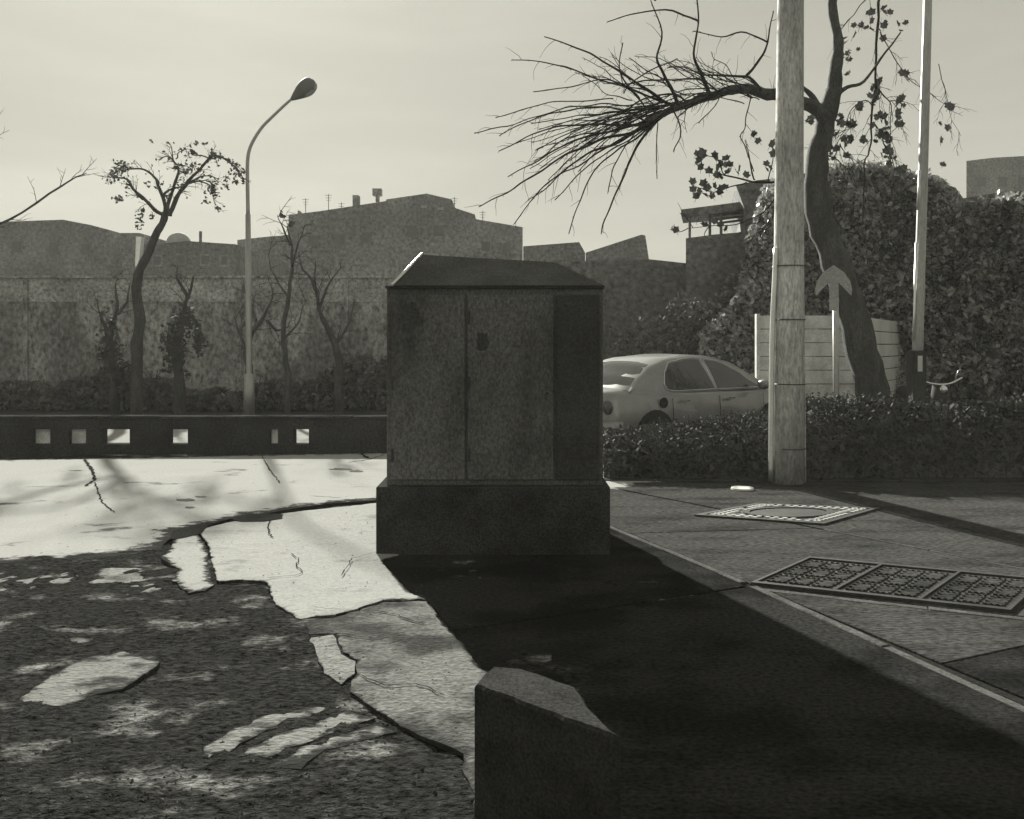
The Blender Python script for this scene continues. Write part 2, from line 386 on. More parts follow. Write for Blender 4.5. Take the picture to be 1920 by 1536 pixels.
# hairline cracks in the slabs (dirt filled)
bm = mk()
def crack(px, wpx=.008, z=.0165, seed=0):
    pts = [G(x, y, 0) for x, y in px]
    fine = []
    for a, b in zip(pts, pts[1:]):
        m_ = max(2, int((b-a).length/.035))
        for s in range(m_):
            p = a.lerp(b, s/m_)
            q = noise.noise_vector(Vector((p.x*17, p.y*17, seed)))*.022
            fine.append(Vector((p.x+q.x, p.y+q.y, z)))
    fine.append(Vector((pts[-1].x, pts[-1].y, z)))
    prev = None
    for i, p in enumerate(fine):
        t = fine[min(i+1, len(fine)-1)]-fine[max(i-1, 0)]; n_ = Vector((-t.y, t.x, 0)).normalized()
        w_ = wpx*(.35+.9*abs(noise.noise(Vector((p.x*8, p.y*8, 9)))))*(1 if 0 < i < len(fine)-1 else .2)
        a = bm.verts.new(p+n_*w_+Vector((0,0,.004))); b = bm.verts.new(p-n_*w_+Vector((0,0,.004)))
        if prev: bm.faces.new((prev[0], a, b, prev[1]))
        prev = (a, b)
crack([(158,862),(172,880),(178,900),(160,912)], .03, .002)
crack([(490,853),(505,880),(524,906)], .011, .002)
crack([(178,905),(190,940),(215,962)], .012, .0)
crack([(508,972),(503,990),(505,1004),(512,1012)], .010, .011)
crack([(545,1040),(560,1052),(556,1064),(568,1074),(556,1083),(520,1085),(498,1088)], .007, .011)
crack([(585,1140),(610,1146),(640,1146)], .006, .011)
crack([(640,1148),(720,1150),(800,1175)], .007, .008)
crack([(706,1040),(660,1052),(640,1085)], .006, .016)
crack([(625,1190),(700,1200),(760,1190)], .006, .008)
crack([(120,1045),(200,1036),(290,1030)], .012, .0)
crack([(652,868),(690,862),(722,853)], .02, .0)
crack([(676,850),(690,860)], .04, .0)
crack([(600,945),(660,938),(706,934)], .02, .0)
crack([(335,1020),(365,1020)], .01, .004)
crack([(580,930),(640,934)], .008, 0)
crack([(670,1268),(720,1290),(780,1285),(840,1310)], .006, .008)
obj('crack', bm, M['crack'], parent=pavement, kind='stuff')
# slab gaps: soil with shadow painted in; then damp / dirt stains
bm = mk()
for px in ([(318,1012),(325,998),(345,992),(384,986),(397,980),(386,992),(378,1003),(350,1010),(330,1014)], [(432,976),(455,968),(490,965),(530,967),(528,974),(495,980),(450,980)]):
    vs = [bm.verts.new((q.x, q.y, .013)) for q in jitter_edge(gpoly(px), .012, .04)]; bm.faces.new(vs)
bmesh.ops.recalc_face_normals(bm, faces=bm.faces)
obj('gap_soil_shade', bm, M['crack'], parent=pavement, kind='stuff')
bm = mk()
def blot(px, py, rx, ry, z, n=26, seed=0):
    c = G(px, py, 0); Dd = c.y
    vs = []
    for i in range(n):
        a = 2*math.pi*i/n
        r = 1+.55*noise.noise(Vector((math.cos(a)*1.8, math.sin(a)*1.8, seed+px*.01)))+.25*noise.noise(Vector((math.cos(a)*6, math.sin(a)*6, seed+py)))
        x = px+rx*r*math.cos(a); y = py+ry*r*math.sin(a)
        g = G(x, y, 0); vs.append(bm.verts.new((g.x, g.y, z)))
    bm.faces.new(vs)
for a in ((345,938,20,2.5),(375,932,12,1.6),(640,880,20,1.8),(668,884,12,1.6),(355,952,10,1.6)):
    blot(*a, z=.004)
obj('dirt_patch', bm, M['stain'], parent=pavement, kind='stuff')
# pebbles and crumbs
bm = mk()
rng = random.Random(3)
def pebble(bm, c, r, rng):
    v = []
    for d in ((1,0,0),(-1,0,0),(0,1,0),(0,-1,0),(0,0,.7),(0,0,-.5)):
        v.append(bm.verts.new(c+Vector(d)*r*rng.uniform(.6,1.3)+Vector((rng.uniform(-.3,.3)*r, rng.uniform(-.3,.3)*r, 0))))
    for f in ((0,2,4),(2,1,4),(1,3,4),(3,0,4),(2,0,5),(1,2,5),(3,1,5),(0,3,5)): bm.faces.new([v[i] for i in f])
for i in range(3500):
    px = rng.uniform(-100, 900); py = 1070+rng.random()**1.3*560
    edge = 500+(py-1090)*.9+rng.gauss(0, 30)
    if px > edge: continue
    g = G(px, py, 0); pebble(bm, Vector((g.x, g.y, soilz(g.x, g.y))), rng.uniform(.002, .007)*(1.9 if rng.random() < .05 else 1), rng)
for i in range(500):
    px = rng.uniform(100, 900); py = rng.uniform(900, 1400); g = G(px, py, 0)
    pebble(bm, Vector((g.x, g.y, .014)), rng.uniform(.002, .006), rng)
obj('gravel', bm, M['pebble'], kind='stuff')

# grey paving on the right
def clip(poly, a, n_):
    o = []
    for i in range(len(poly)):
        p, q = poly[i], poly[(i+1)%len(poly)]
        dp, dq = (p-a).dot(n_), (q-a).dot(n_)
        if dp >= 0: o.append(p)
        if dp*dq < 0: o.append(p+(q-p)*dp/(dp-dq))
    return o
def split(poly, g0, g1, gap=.006):
    a = Vector((g0.x, g0.y)); d = Vector((g1.x-g0.x, g1.y-g0.y)).normalized(); n_ = Vector((-d.y, d.x))
    return clip(poly, a+n_*gap, n_), clip(poly, a-n_*gap, -n_)
gp = [G(x, y) for x, y in ((1042,1560),(962,1329),(914,1267),(862,1198),(803,1124),(772,1110),(716,1051),(760,1030),(765,944))]  # outline follows the cabinet's shadow edge on the left
base = [Vector((.0,-.6)), Vector((14,-.6)), Vector((14,9.95)), Vector((.22,9.85)), Vector((.22,8.3))] + [Vector((q.x, q.y)) for q in gp[::-1]]
bm = mk(); slab(bm, base, -.12, -.012); 
pav_r = obj('side_pavement', bm, M['crack'], kind='structure')
Lh, Rh = split(base, G(1150,990), G(1400,1095), .035)   # strip A is laid in this gap
if sum(p.x for p in Lh)/len(Lh) > sum(p.x for p in Rh)/len(Rh): Lh, Rh = Rh, Lh
panels = []
L1, L2 = split(Lh, G(1300,1115), G(1400,1100), .012); panels += [L1, L2]
R1, R2 = split(Rh, G(1420,1104), G(1815,1148), .04)
if sum(p.y for p in R1)/len(R1) < sum(p.y for p in R2)/len(R2): R1, R2 = R2, R1
a1, a2 = split(R2, G(1500,1300), G(1900,1215), .006); panels += [a1, a2]
b1, b2 = split(R1, G(1540,992), G(1815,1046), .02)
if sum(p.y for p in b1)/len(b1) < sum(p.y for p in b2)/len(b2): b1, b2 = b2, b1
panels.append(b2)
c1, c2 = split(b1, G(1145,1001), G(1540,990), .006); panels += [c1, c2]
for pl in panels:
    if len(pl) < 3: continue
    pl0 = pl
    if area(pl) < 0: pl = pl[::-1]
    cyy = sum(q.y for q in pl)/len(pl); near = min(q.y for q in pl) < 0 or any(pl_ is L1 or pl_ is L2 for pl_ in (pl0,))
    bm = mk(); slab(bm, pl, -.1, 0.0, bev=.004, jit=.004, sub=.2); obj('paving_slab', bm, M['pave_shade' if near else 'pave'], parent=pav_r)  # near and cabinet-side slabs get shade painted in as darker colour
def strip(p0, p1, w_, z=.004, nseg=1):
    a, b = G(*p0), G(*p1)
    a = Vector((a.x, a.y)); b = Vector((b.x, b.y)); d = (b-a).normalized(); n_ = Vector((-d.y, d.x))*w_
    Ln = (b-a).length; k_ = max(1, int(Ln/.9)); 
    for i in range(k_):
        s = a+(b-a)*(i/k_)+d*.004; e = a+(b-a)*((i+1)/k_)-d*.004
        bm = mk(); slab(bm, [s-n_, e-n_, e+n_, s+n_], -.1, z+rng.uniform(-.002,.003), bev=.005, jit=.004, sub=.12)
        obj('edging_stone', bm, M['edging'], parent=pav_r)
strip((1135,984),(1395,1093),.026)
strip((1412,1100),(1660,1212),.028)
strip((1662,1213),(1990,1362),.028)
strip((1430,1106),(2100,1182),.032)
strip((1545,993),(1990,1080),.014, z=.002)

# ------------------------------------------------------------------ manholes
def quadmap(c):
    c = [Vector((p.x, p.y)) for p in c]      # corners a(0,0) b(1,0) c(1,1) d(0,1)
    return lambda u, v: c[0]*(1-u)*(1-v)+c[1]*u*(1-v)+c[2]*u*v+c[3]*(1-u)*v
def qbox(bm, f, u0, u1, v0, v1, z0, z1):
    p = [f(u0,v0), f(u1,v0), f(u1,v1), f(u0,v1)]
    lo = [bm.verts.new((q.x,q.y,z0)) for q in p]; hi = [bm.verts.new((q.x,q.y,z1)) for q in p]
    bm.faces.new(hi)
    for i in range(4): bm.faces.new((lo[i], lo[(i+1)%4], hi[(i+1)%4], hi[i]))
# first: square studded frame with round lid
cs = [G(1302,968), G(1545,985), G(1650,955), G(1418,946)]
ctr = sum(cs, Vector())/4
mh = empty('manhole_cover', (ctr.x, ctr.y, 0), 'square cast iron manhole frame with bright worn studs around a sunken round lid', 'manhole cover')
f = quadmap(cs)
bm = mk()
for (u0,u1,v0,v1) in ((0,1,0,.05),(0,1,.95,1),(0,.05,.05,.95),(.95,1,.05,.95)): qbox(bm, f, u0,u1,v0,v1,-.01,.016)
bmesh.ops.recalc_face_normals(bm, faces=bm.faces); obj('frame', bm, M['iron'], mh)
bm = mk(); qbox(bm, f, .05,.95,.05,.95,-.01,.006); bmesh.ops.recalc_face_normals(bm, faces=bm.faces); obj('plate', bm, M['iron'], mh)
bm = mk()
for i in range(13):
    t = .1+.8*i/12
    for rr in (.09, .155):
        for (u, v) in ((t, rr), (t, 1-rr), (rr, t), (1-rr, t)):
            if rng.random() < .12: continue
            qbox(bm, f, u-.016, u+.016, v-.016, v+.016, .006, .018)
bmesh.ops.recalc_face_normals(bm, faces=bm.faces); obj('stud', bm, M['trim'], mh, kind='stuff')
bm = mk()
def disc(bm, f, r0, r1, z0, z1, n=40):
    cc = f(.5,.5)
    ring = lambda r, z: [bm.verts.new((*(f(.5+r*math.cos(2*math.pi*i/n), .5+r*math.sin(2*math.pi*i/n))), z)) for i in range(n)]
    o1 = ring(r1, z0); o2 = ring(r1, z1)
    for i in range(n): bm.faces.new((o1[i], o1[(i+1)%n], o2[(i+1)%n], o2[i]))
    if r0:
        i2 = ring(r0, z1); i1 = ring(r0, z0)
        for i in range(n):
            bm.faces.new((o2[i], o2[(i+1)%n], i2[(i+1)%n], i2[i])); bm.faces.new((i2[i], i2[(i+1)%n], i1[(i+1)%n], i1[i]))
    else: bm.faces.new(o2)
    bmesh.ops.recalc_face_normals(bm, faces=bm.faces)
disc(bm, f, .28, .33, .006, .02); obj('lid_ring', bm, M['iron'], mh)
bm = mk(); disc(bm, f, 0, .27, .006, .012); obj('lid', bm, M['iron'], mh)
# second: three studded covers in one frame
A_, B_ = G(1408,1097), G(1815,1141); C_ = G(1518,1048)
du = (B_-A_)/2.55; dv = C_-A_
gr = empty('inspection_cover', A_, 'long cast iron inspection cover in three studded sections between pale edging strips', 'manhole cover')
corners = [A_, A_+du*3, A_+du*3+dv*1.0, A_+dv]
f2 = quadmap(corners)
bm = mk()
for (u0,u1,v0,v1) in ((0,1,0,.045),(0,1,.955,1),(0,.014,.045,.955),(.986,1,.045,.955),(.327,.34,.045,.955),(.66,.673,.045,.955)): qbox(bm, f2, u0,u1,v0,v1,-.01,.02)
bmesh.ops.recalc_face_normals(bm, faces=bm.faces); obj('frame', bm, M['iron'], gr)
for (ua, ub) in ((.018,.323),(.344,.656),(.677,.982)):
    bm = mk(); qbox(bm, f2, ua, ub, .06, .94, -.01, .008); bmesh.ops.recalc_face_normals(bm, faces=bm.faces)
    cv = obj('cover', bm, M['iron'], gr)
    bm = mk()
    for i in range(3):
        for j in range(3):
            u0 = ua+(ub-ua)*(i*.31+.06); v0 = .06+.88*(j*.31+.06)
            qbox(bm, f2, u0, u0+(ub-ua)*.25, v0, v0+.88*.25, .008, .013)
            for s in range(4):
                for q in range(4):
                    if (s in (0,3)) or (q in (0,3)):
                        uu = u0+(ub-ua)*.25*(s/3)*.92; v_ = v0+.22*(q/3)*.92
                        qbox(bm, f2, uu, uu+.009, v_, v_+.02, .013, .02)
    bmesh.ops.recalc_face_normals(bm, faces=bm.faces)
    o = obj('stud', bm, M['plinth'] if False else M['pave'], gr, kind='stuff')
# small bright round lid near the kerb
c = G(1392, 918)
bm = mk(); bmesh.ops.create_cone(bm, cap_ends=True, segments=28, radius1=.125, radius2=.12, depth=.02)
sm = obj('water_valve_lid', bm, M['trim'], origin=None); sm.location = (c.x, c.y, .012)
sm['label'] = 'small round bright metal valve lid near the foot of the concrete pole'; sm['category'] = 'valve cover'
# kerb on the far side of the right pavement
kerb = bpy.data.objects.new('kerb', None); C.objects.link(kerb); kerb['kind'] = 'structure'
kme = None
for i in range(15):
    x0 = -.2+i*.95
    if kme is None:
        bm = mk(); box(bm, 0, .935, 0, .16, -.14, .012); bevel(bm, .01)
        k0 = obj('kerb_stone', bm, M['plinth'], parent=kerb, local=True); kme = k0.data
    else:
        k0 = bpy.data.objects.new('kerb_stone', kme); C.objects.link(k0); k0.parent = kerb
    k0.location = (x0, 9.96, rng.uniform(-.004,.004)); k0.rotation_euler = (0,0,rng.uniform(-.006,.006))

# ------------------------------------------------------------------ utility cabinet
XL, XR = (725-CX)/F*6.54, (1131-CX)/F*6.54
DF = 6.54
cab = empty('utility_cabinet', ((XL+XR)/2, DF, 0), 'large dark metal utility cabinet with shallow pitched roof on wider concrete plinth', 'utility cabinet')
bm = mk(); box(bm, -1.033, .746, 6.48, 7.42, -.02, .515); bevel(bm, .008); obj('plinth', bm, M['plinth'], cab)
ZT = P(0, 541, DF).z
bm = mk(); box(bm, XL, XR, DF, 7.36, .515, ZT); bevel(bm, .006); obj('body', bm, M['cabinet'], cab)
# doors (two wide, one narrow and darker)
def xat(px): return (px-CX)/F*(DF-.02)
for (a, b, m_) in ((733,872,'cabinet'),(877,1038,'cabinet'),(1043,1124,'cabinet_dark')):
    bm = mk(); box(bm, xat(a), xat(b), DF-.022, DF-.001, .56, ZT-.05); bevel(bm, .006)
    d = obj('door', bm, M[m_], cab)
    for hz in (.75, 1.3, 1.8):
        bm = mk(); tube(bm, [(xat(a)+.01, DF-.028, hz-.05), (xat(a)+.01, DF-.028, hz+.05)], .009, 8); obj('hinge', bm, M['cabinet_dark'], d)
    bm = mk(); tube(bm, [(xat(b)-.05, DF-.03, 1.22), (xat(b)-.05, DF-.02, 1.22)], .012, 10); obj('lock', bm, M['cabinet_dark'], d)
# remains of a torn poster / soot blotches
def blotv(px, py, rx, ry, seed):
    bm = mk(); vs = []
    for i in range(30):
        a = 2*math.pi*i/30; r = 1+.5*noise.noise(Vector((math.cos(a)*2, math.sin(a)*2, seed)))+.2*noise.noise(Vector((math.cos(a)*7, math.sin(a)*7, seed)))
        p = P(px+rx*r*math.cos(a), py+ry*r*math.sin(a), DF-.026); vs.append(bm.verts.new(p))
    bm.faces.new(vs[::-1]); obj('paint_blotch', bm, M['cabinet_dark'], cab)
blotv(768, 596, 21, 26, 2); blotv(905, 640, 12, 18, 5)
# roof: eaves slab + pitched cover with bright left verge
bm = mk(); box(bm, XL-.008, XR+.008, DF-.03, 7.40, ZT, ZT+.02); bevel(bm, .004); obj('eaves', bm, M['cabinet_dark'], cab)
z0 = ZT+.02; yr = 6.93
zr = EYE-(478-HY)/F*yr
xl0 = (736-CX)/F*(DF-.04); xlr = (792-CX)/F*yr; xrr = (1040-CX)/F*yr; xr0 = XR+.005
bm = mk()
fl = bm.verts.new((xl0, DF-.045, z0)); fr = bm.verts.new((xr0, DF-.045, z0)); bl = bm.verts.new((xl0, 7.41, z0)); br = bm.verts.new((xr0, 7.41, z0))
rl = bm.verts.new((xlr, yr, zr)); rr = bm.verts.new((xrr, yr, zr-.06))
bm.faces.new((fl, fr, rr, rl)); bm.faces.new((bl, rl, rr, br)); bm.faces.new((fl, rl, bl)); bm.faces.new((fr, br, rr))
bmesh.ops.recalc_face_normals(bm, faces=bm.faces); rf = obj('roof', bm, M['roofpaint'], cab)
bm = mk()
a = Vector((xl0, DF-.05, z0+.004)); b = Vector((xlr, yr, zr+.008))
tube(bm, [a, b], .014, 8); obj('verge_trim', bm, M['chrome'], rf, smooth=True)
bm = mk(); tube(bm, [b, b.lerp(Vector((xrr, yr, zr-.055)), .12)], .006, 6); obj('ridge_trim', bm, M['trim'], rf)

# foreground low concrete wall end with its lit top
bm = mk()
p = [P(885,1287,2.87), P(1158,1370,2.5)]
h = .452
tp = [(-.135,2.87),(.315,2.50),(.26,2.66),(.21,2.86),(.03,3.02),(-.07,3.03)]
tp2 = [Vector(q) for q in tp]
slab(bm, tp2, -.08, h, tilt=(-.02,.0), jit=.012, sub=.025, bev=.010)
blk = obj('concrete_block', bm, M['blockc'], origin=(0,2.8,0)); blk['label'] = 'broken wedge shaped concrete block in the near foreground, its top edge catching the sun'; blk['category'] = 'concrete block'
M['shrub'] = mat('shrub_leaf', .10, .17, rough=.85, big=3, fine=20, fineamp=.5, bump=0, trans=.04, spec=.1)
M['pane_far'] = mat('dusty_window_glass', .12, .09, rough=.4, fine=5, fineamp=.2, bump=0)

# ------------------------------------------------------------------ low wall with openings
def lowwall():
    t = empty('low_wall', (-6, 12.9, 0), 'low dark roadside wall pierced by a row of small bright square openings', 'low wall')
    D = 12.9
    holes = [(60,94,1),(128,161,1),(190,243,0),(315,352,0),(505,521,1),(550,579,0),(-60,-20,0),(-160,-110,0),(-300,-250,0)]
    hs = sorted([((a-CX)/F*D, (b-CX)/F*D, q) for a, b, q in holes])
    zt = .455; zb = EYE-(833-HY)/F*D; zu = EYE-(805-HY)/F*D
    xs = [-14.0]; 
    bm = mk()
    x = -14.0
    box(bm, -14, 1.5, D, D+.2, -.12, zb); 
    base_ = obj('lower_course', bm, M['lowwall'], t)
    bm = mk(); box(bm, -14, 1.5, D, D+.2, zu, zt); obj('upper_course', bm, M['lowwall'], t)
    cm_ = None
    for i in range(16):
        if cm_ is None:
            bm = mk(); box(bm, 0, .955, -.025, .225, 0, .05); bevel(bm, .012); o = obj('coping_stone', bm, M['lowwall'], t, local=True); cm_ = o.data
        else:
            o = bpy.data.objects.new('coping_stone', cm_); C.objects.link(o); o.parent = t
        o.location = (-8+i*.965, 0, zt+rng.uniform(-.004,.006)); o.rotation_euler = (0, rng.uniform(-.006,.006), rng.uniform(-.008,.008))
    for a, b, q in hs:
        if a-x > .02:
            bm = mk(); box(bm, x, a, D+.002, D+.198, zb, zu); obj('pier', bm, M['lowwall'], t)
        if q:
            bm = mk(); box(bm, a+.012, b-.012, D+.08, D+.088, zb+.006, zu-.006)
            obj('dimming_sheet', bm, M['panelgrey'], t)  # added sheet, makes this opening look dimmer
        x = b
    bm = mk(); box(bm, x, 1.5, D+.002, D+.198, zb, zu); obj('pier', bm, M['lowwall'], t)
lowwall()
# pale concrete apron between the low wall and the road
bm = mk(); box(bm, -16, 1.5, 13.1, 17.0, -.13, 0.0)
structure('median_strip', bm, M['concrete'])

# ------------------------------------------------------------------ tall wall behind the road
tw = empty('boundary_wall', (-8, 23, 0), 'long tall rendered wall in shade across the road with a paler top band', 'wall')
D = 23.2
zt = P(0, 522, D).z; zband = P(0, 566, D).z
xa = -19.0
while xa < 4.5:
    wd = 2.9
    bm = mk(); box(bm, xa+.012, xa+wd-.012, D, D+.3, -.13, zband); obj('wall_panel', bm, M['wall'], tw)
    bm = mk(); box(bm, xa+.012, xa+wd-.012, D-.02, D+.28, zband, zt); obj('top_band', bm, M['wall_top'], tw)
    bm = mk(); box(bm, xa-.06, xa+.06, D-.07, D+.28, -.13, zt-.02); obj('pilaster', bm, M['wall'], tw)
    xa += wd
bm = mk(); box(bm, -19, 4.5, D-.08, D+.36, zt, zt+.07); obj('coping', bm, M['wall'], tw)
# darker wall to the right behind the car
tw2 = empty('side_wall', (8, 21.5, 0), 'dark ivy stained wall rising behind the parked car', 'wall')
bm = mk(); prism(bm, [(1000,860),(1000,492),(1215,486),(1290,494),(1300,860)], 21.5, .4, (.1,0)); obj('wall_panel', bm, M['building_dark'], tw2)

# ------------------------------------------------------------------ buildings on the skyline
def building(name, label, px, D, depth, m, wins=(), shear=None):
    x = (px[0][0]-CX)/F*D
    if shear is None: shear = (max(0, x/D*depth)+(.05 if x > 0 else 0), 0)
    t = empty(name, (x, D, 0), label, 'building')
    bm = mk(); prism(bm, px, D, depth, shear); obj('wall', bm, M[m], t)
    for (a, b, c, d) in wins:
        p0 = P(a, c, D); p1 = P(b, d, D)
        bm = mk(); box(bm, p0.x, p1.x, D-.03, D-.002, p1.z, p0.z)
        fr = obj('window', bm, M['building'], t)
        bm = mk(); box(bm, p0.x+.08, p1.x-.08, D-.045, D-.031, p1.z+.08, p0.z-.08); obj('pane', bm, M['pane_far'], fr)
    return t
B1 = building('flat_roofed_building', 'largest building on the skyline, dark flat roofed block stepping down to the right',
    [(541,850),(541,403),(600,396),(724,377),(724,374),(800,363),(847,374),(847,388),(890,402),(892,411),(980,426),(980,850)], 40, 12, 'building',
    wins=((575,600,440,465),(625,650,437,462),(675,700,433,458),(760,785,420,446),(810,835,420,446),(900,922,450,474),(940,960,455,478)))
for (a, b, c, d, nm) in ((661,672,366,388,'chimney'),(558,561,395,402,'chimney')):
    p0 = P(a, c, 40.5); p1 = P(b, d, 40.5); bm = mk(); box(bm, p0.x, p1.x, 40.5, 41, p1.z-.2, p0.z); obj(nm, bm, M['building'], B1)
bm = mk(); p0 = P(708, 379, 41)
tube(bm, [p0, p0+Vector((0,0,.35))], .1, 8); box(bm, p0.x-.22, p0.x+.2, 40.8, 41.2, p0.z+.3, p0.z+.62); obj('roof_ventilator', bm, M['building'], B1)
for (ax_, y0_, y1_) in ((573,400,372),(616,394,364),(640,392,380),(852,392,370),(905,412,396)):
    p0 = P(ax_, y0_, 40.6); p1 = P(ax_, y1_, 40.6); bm = mk(); tube(bm, [p0-Vector((0,0,.3)), p1], .018, 5)
    for q in range(3): tube(bm, [p1-Vector((.16-.03*q,0,.06+.12*q)), p1+Vector((.16-.03*q,0,-.06-.12*q))], .01, 4)
    obj('antenna', bm, M['building_dark'], B1, kind='stuff')
for a, b, y in ((789,800,385),(820,832,389)):
    p0 = P(a, y, 39.95); p1 = P(b, y+5, 39.95); bm = mk(); box(bm, p0.x, p1.x, 39.93, 39.97, p1.z, p0.z); obj('vent', bm, M['building_pale'], B1)
building('sawtooth_shed', 'dark shed whose low roof rises gently and drops steeply, right of the largest building', [(981,850),(981,462),(1086,454),(1097,474),(1097,850)], 36, 9, 'building_dark')
building('sawtooth_shed', 'dark sawtooth roofed shed rising to a sharp blunt peak above the parked car', [(1098,850),(1098,474),(1203,440),(1210,442),(1217,488),(1217,850)], 35, 9, 'building_dark')
building('low_block', 'low flat block at far left of the skyline with an uneven top', [(-260,850),(-260,400),(-60,418),(118,412),(170,422),(204,431),(206,450),(206,850)], 44, 8, 'building',
    wins=((20,44,450,476),(90,112,452,478),(150,172,455,480)))
building('small_block', 'small square rooftop block left of the leaning tree', [(228,850),(228,452),(222,452),(222,437),(262,437),(262,443),(258,850)], 42, 5, 'building')
bm = mk(); p0 = P(252, 450, 33); p1 = P(262, 494, 33)  # bright slab stands in for a building's sunlit edge
vs_ = [bm.verts.new(q) for q in (P(255,444,33),P(265,444,33),P(260,496,33),P(253,500,33))]
bm.faces.new(vs_); r_ = bmesh.ops.extrude_face_region(bm, geom=bm.faces[:]); bmesh.ops.translate(bm, vec=(0,.3,0), verts=[v for v in r_['geom'] if isinstance(v, bmesh.types.BMVert)]); bmesh.ops.recalc_face_normals(bm, faces=bm.faces)
for v in bm.verts: pass
tube(bm, [P(257,497,33.15), Vector((P(257,497,33.15).x,33.15,-.1))], .05, 6)
o_ = obj('lit_wall_edge', bm, M['pvc'], origin=(P(257,497,33).x,33,0)); o_['label'] = 'lit edge of a building made as a narrow white slab on an added post beside the leaning tree'; o_['category'] = 'lit_wall_edge'
B2 = building('long_low_building', 'long low flat roofed building between the leaning tree and the street lamp', [(264,850),(264,459),(310,456),(350,452),(441,458),(441,850)], 38, 10, 'building_dark',
    wins=((285,305,478,500),(330,350,476,498),(375,395,477,499),(412,430,478,500)))
p0 = P(376, 455, 38.5); bm = mk(); tube(bm, [p0-Vector((0,0,.3)), P(376,434,38.5)], .07, 8); obj('chimney', bm, M['building_dark'], B2)
bm = mk()
c_ = P(335, 456, 40); bmesh.ops.create_uvsphere(bm, u_segments=20, v_segments=10, radius=.55)
for v in bm.verts: v.co.z = max(v.co.z, -.1); v.co.z *= .9
bmesh.ops.translate(bm, vec=c_, verts=bm.verts); obj('water_tank', bm, M['building_pale'], B2, smooth=True)
building('far_block', 'grey block behind the street lamp with a slightly stepped roof', [(445,850),(445,450),(500,444),(538,441),(560,440),(560,850)], 50, 8, 'building')
# building with pergola behind the concrete pole
B3 = building('corner_house', 'dark house with a rooftop pergola and flared parapet behind the concrete pole', [(1286,860),(1286,447),(1337,440),(1384,436),(1396,432),(1396,392),(1380,348),(1420,338),(1462,334),(1560,316),(1640,311),(1690,322),(1748,330),(1750,860)], 19.5, 5, 'building_dark')
bm = mk(); prism(bm, [(1277,404),(1277,393),(1340,385),(1400,377),(1400,392),(1340,400)], 19.9, 2.0, (.45,.1)); obj('pergola_roof', bm, M['building_dark'], B3)
for a in (1293, 1331, 1352):
    bm = mk(); tube(bm, [P(a,446,20.2), P(a,396,20.2)], .035, 6); obj('post', bm, M['building_dark'], B3)
for q in range(4):
    bm = mk(); y0 = 398+q*7; tube(bm, [P(1335+q*3,y0,20.3), P(1392,y0-6,20.3)], .028, 5); obj('slat', bm, M['building_dark'], B3)
building('right_house', 'stepped dark roofed house at the right edge beyond the slim pole', [(1740,860),(1740,328),(1752,328),(1768,338),(1768,344),(1792,352),(1806,372),(1880,360),(2100,350),(2100,860)], 24, 5, 'building_dark')
p_ = building('tall_block', 'tall pale block of flats rising at the right edge', [(1812,850),(1812,302),(1860,296),(2150,280),(2150,850)], 60, 10, 'building',
    wins=tuple((1830+i*40, 1850+i*40, 330+j*40, 352+j*40) for i in range(4) for j in range(3)))

# ------------------------------------------------------------------ foliage helpers
def leafquad(bm, c, s, rng):
    n_ = Vector((rng.gauss(0,1), rng.gauss(0,1), rng.gauss(0,1))).normalized()
    u = n_.orthogonal().normalized(); v = n_.cross(u)
    a = rng.uniform(0, 6.28); u, v = u*math.cos(a)+v*math.sin(a), v*math.cos(a)-u*math.sin(a)
    vs = [bm.verts.new(c+u*s), bm.verts.new(c+v*s*.55), bm.verts.new(c-u*s), bm.verts.new(c-v*s*.55)]
    bm.faces.new(vs)
def planeleaf(s=.06):
    bm = mk()
    out_ = []
    lobes = [(90,1.0),(118,.62),(148,.9),(180,.6),(215,.75),(262,.5),(278,.5),(325,.75),(0,.6),(32,.9),(62,.62)]
    vs = []
    for a, r in lobes:
        vs.append(bm.verts.new((math.cos(R(a))*r*s, math.sin(R(a))*r*s, .25*s*abs(math.cos(R(a)))*r)))
    c = bm.verts.new((0,0,0))
    for i in range(len(vs)): bm.faces.new((c, vs[i], vs[(i+1)%len(vs)]))
    tube(bm, [(0,-.2*s,0),(0,-1.1*s,.1*s)], s*.04, 4)
    me = bpy.data.meshes.new('leaf'); bm.to_mesh(me); bm.free(); return me
LEAF = planeleaf(1.0); LEAF.materials.append(M['leaf'])
def leaf(parent, c, s, rng):
    o = bpy.data.objects.new('leaf', LEAF); C.objects.link(o); o.parent = parent
    o.location = c-wloc(parent); o.rotation_euler = (rng.uniform(.6,2.3), rng.uniform(-.8,.8), rng.uniform(-1.2,1.2)); o.scale = (s,s,s)
def gnarl(pts, amp, seed, fr=3.0):
    return [p+noise.noise_vector(Vector((p.x*fr, p.y*fr, p.z*fr+seed)))*amp*(0 if i in (0,) else 1) for i, p in enumerate(pts)]
def branch(bm, px, D, r0, r1, seed=0, n=4, amp=.03, sides=6, dz=0.0):
    """px list; distance drifts by dz (m) along the branch"""
    k_ = len(px)
    pts = [P(x, y, D+dz*i/(k_-1)) for i, (x, y) in enumerate(px)]
    pts = gnarl(smoothpts(pts, n), amp, seed)
    tube(bm, pts, [r_*(1+.22*noise.noise(Vector((i*.9, seed*3.1, r0*50)))) for i, r_ in enumerate(lerpr(r0, r1, len(pts)))], sides)
    return pts
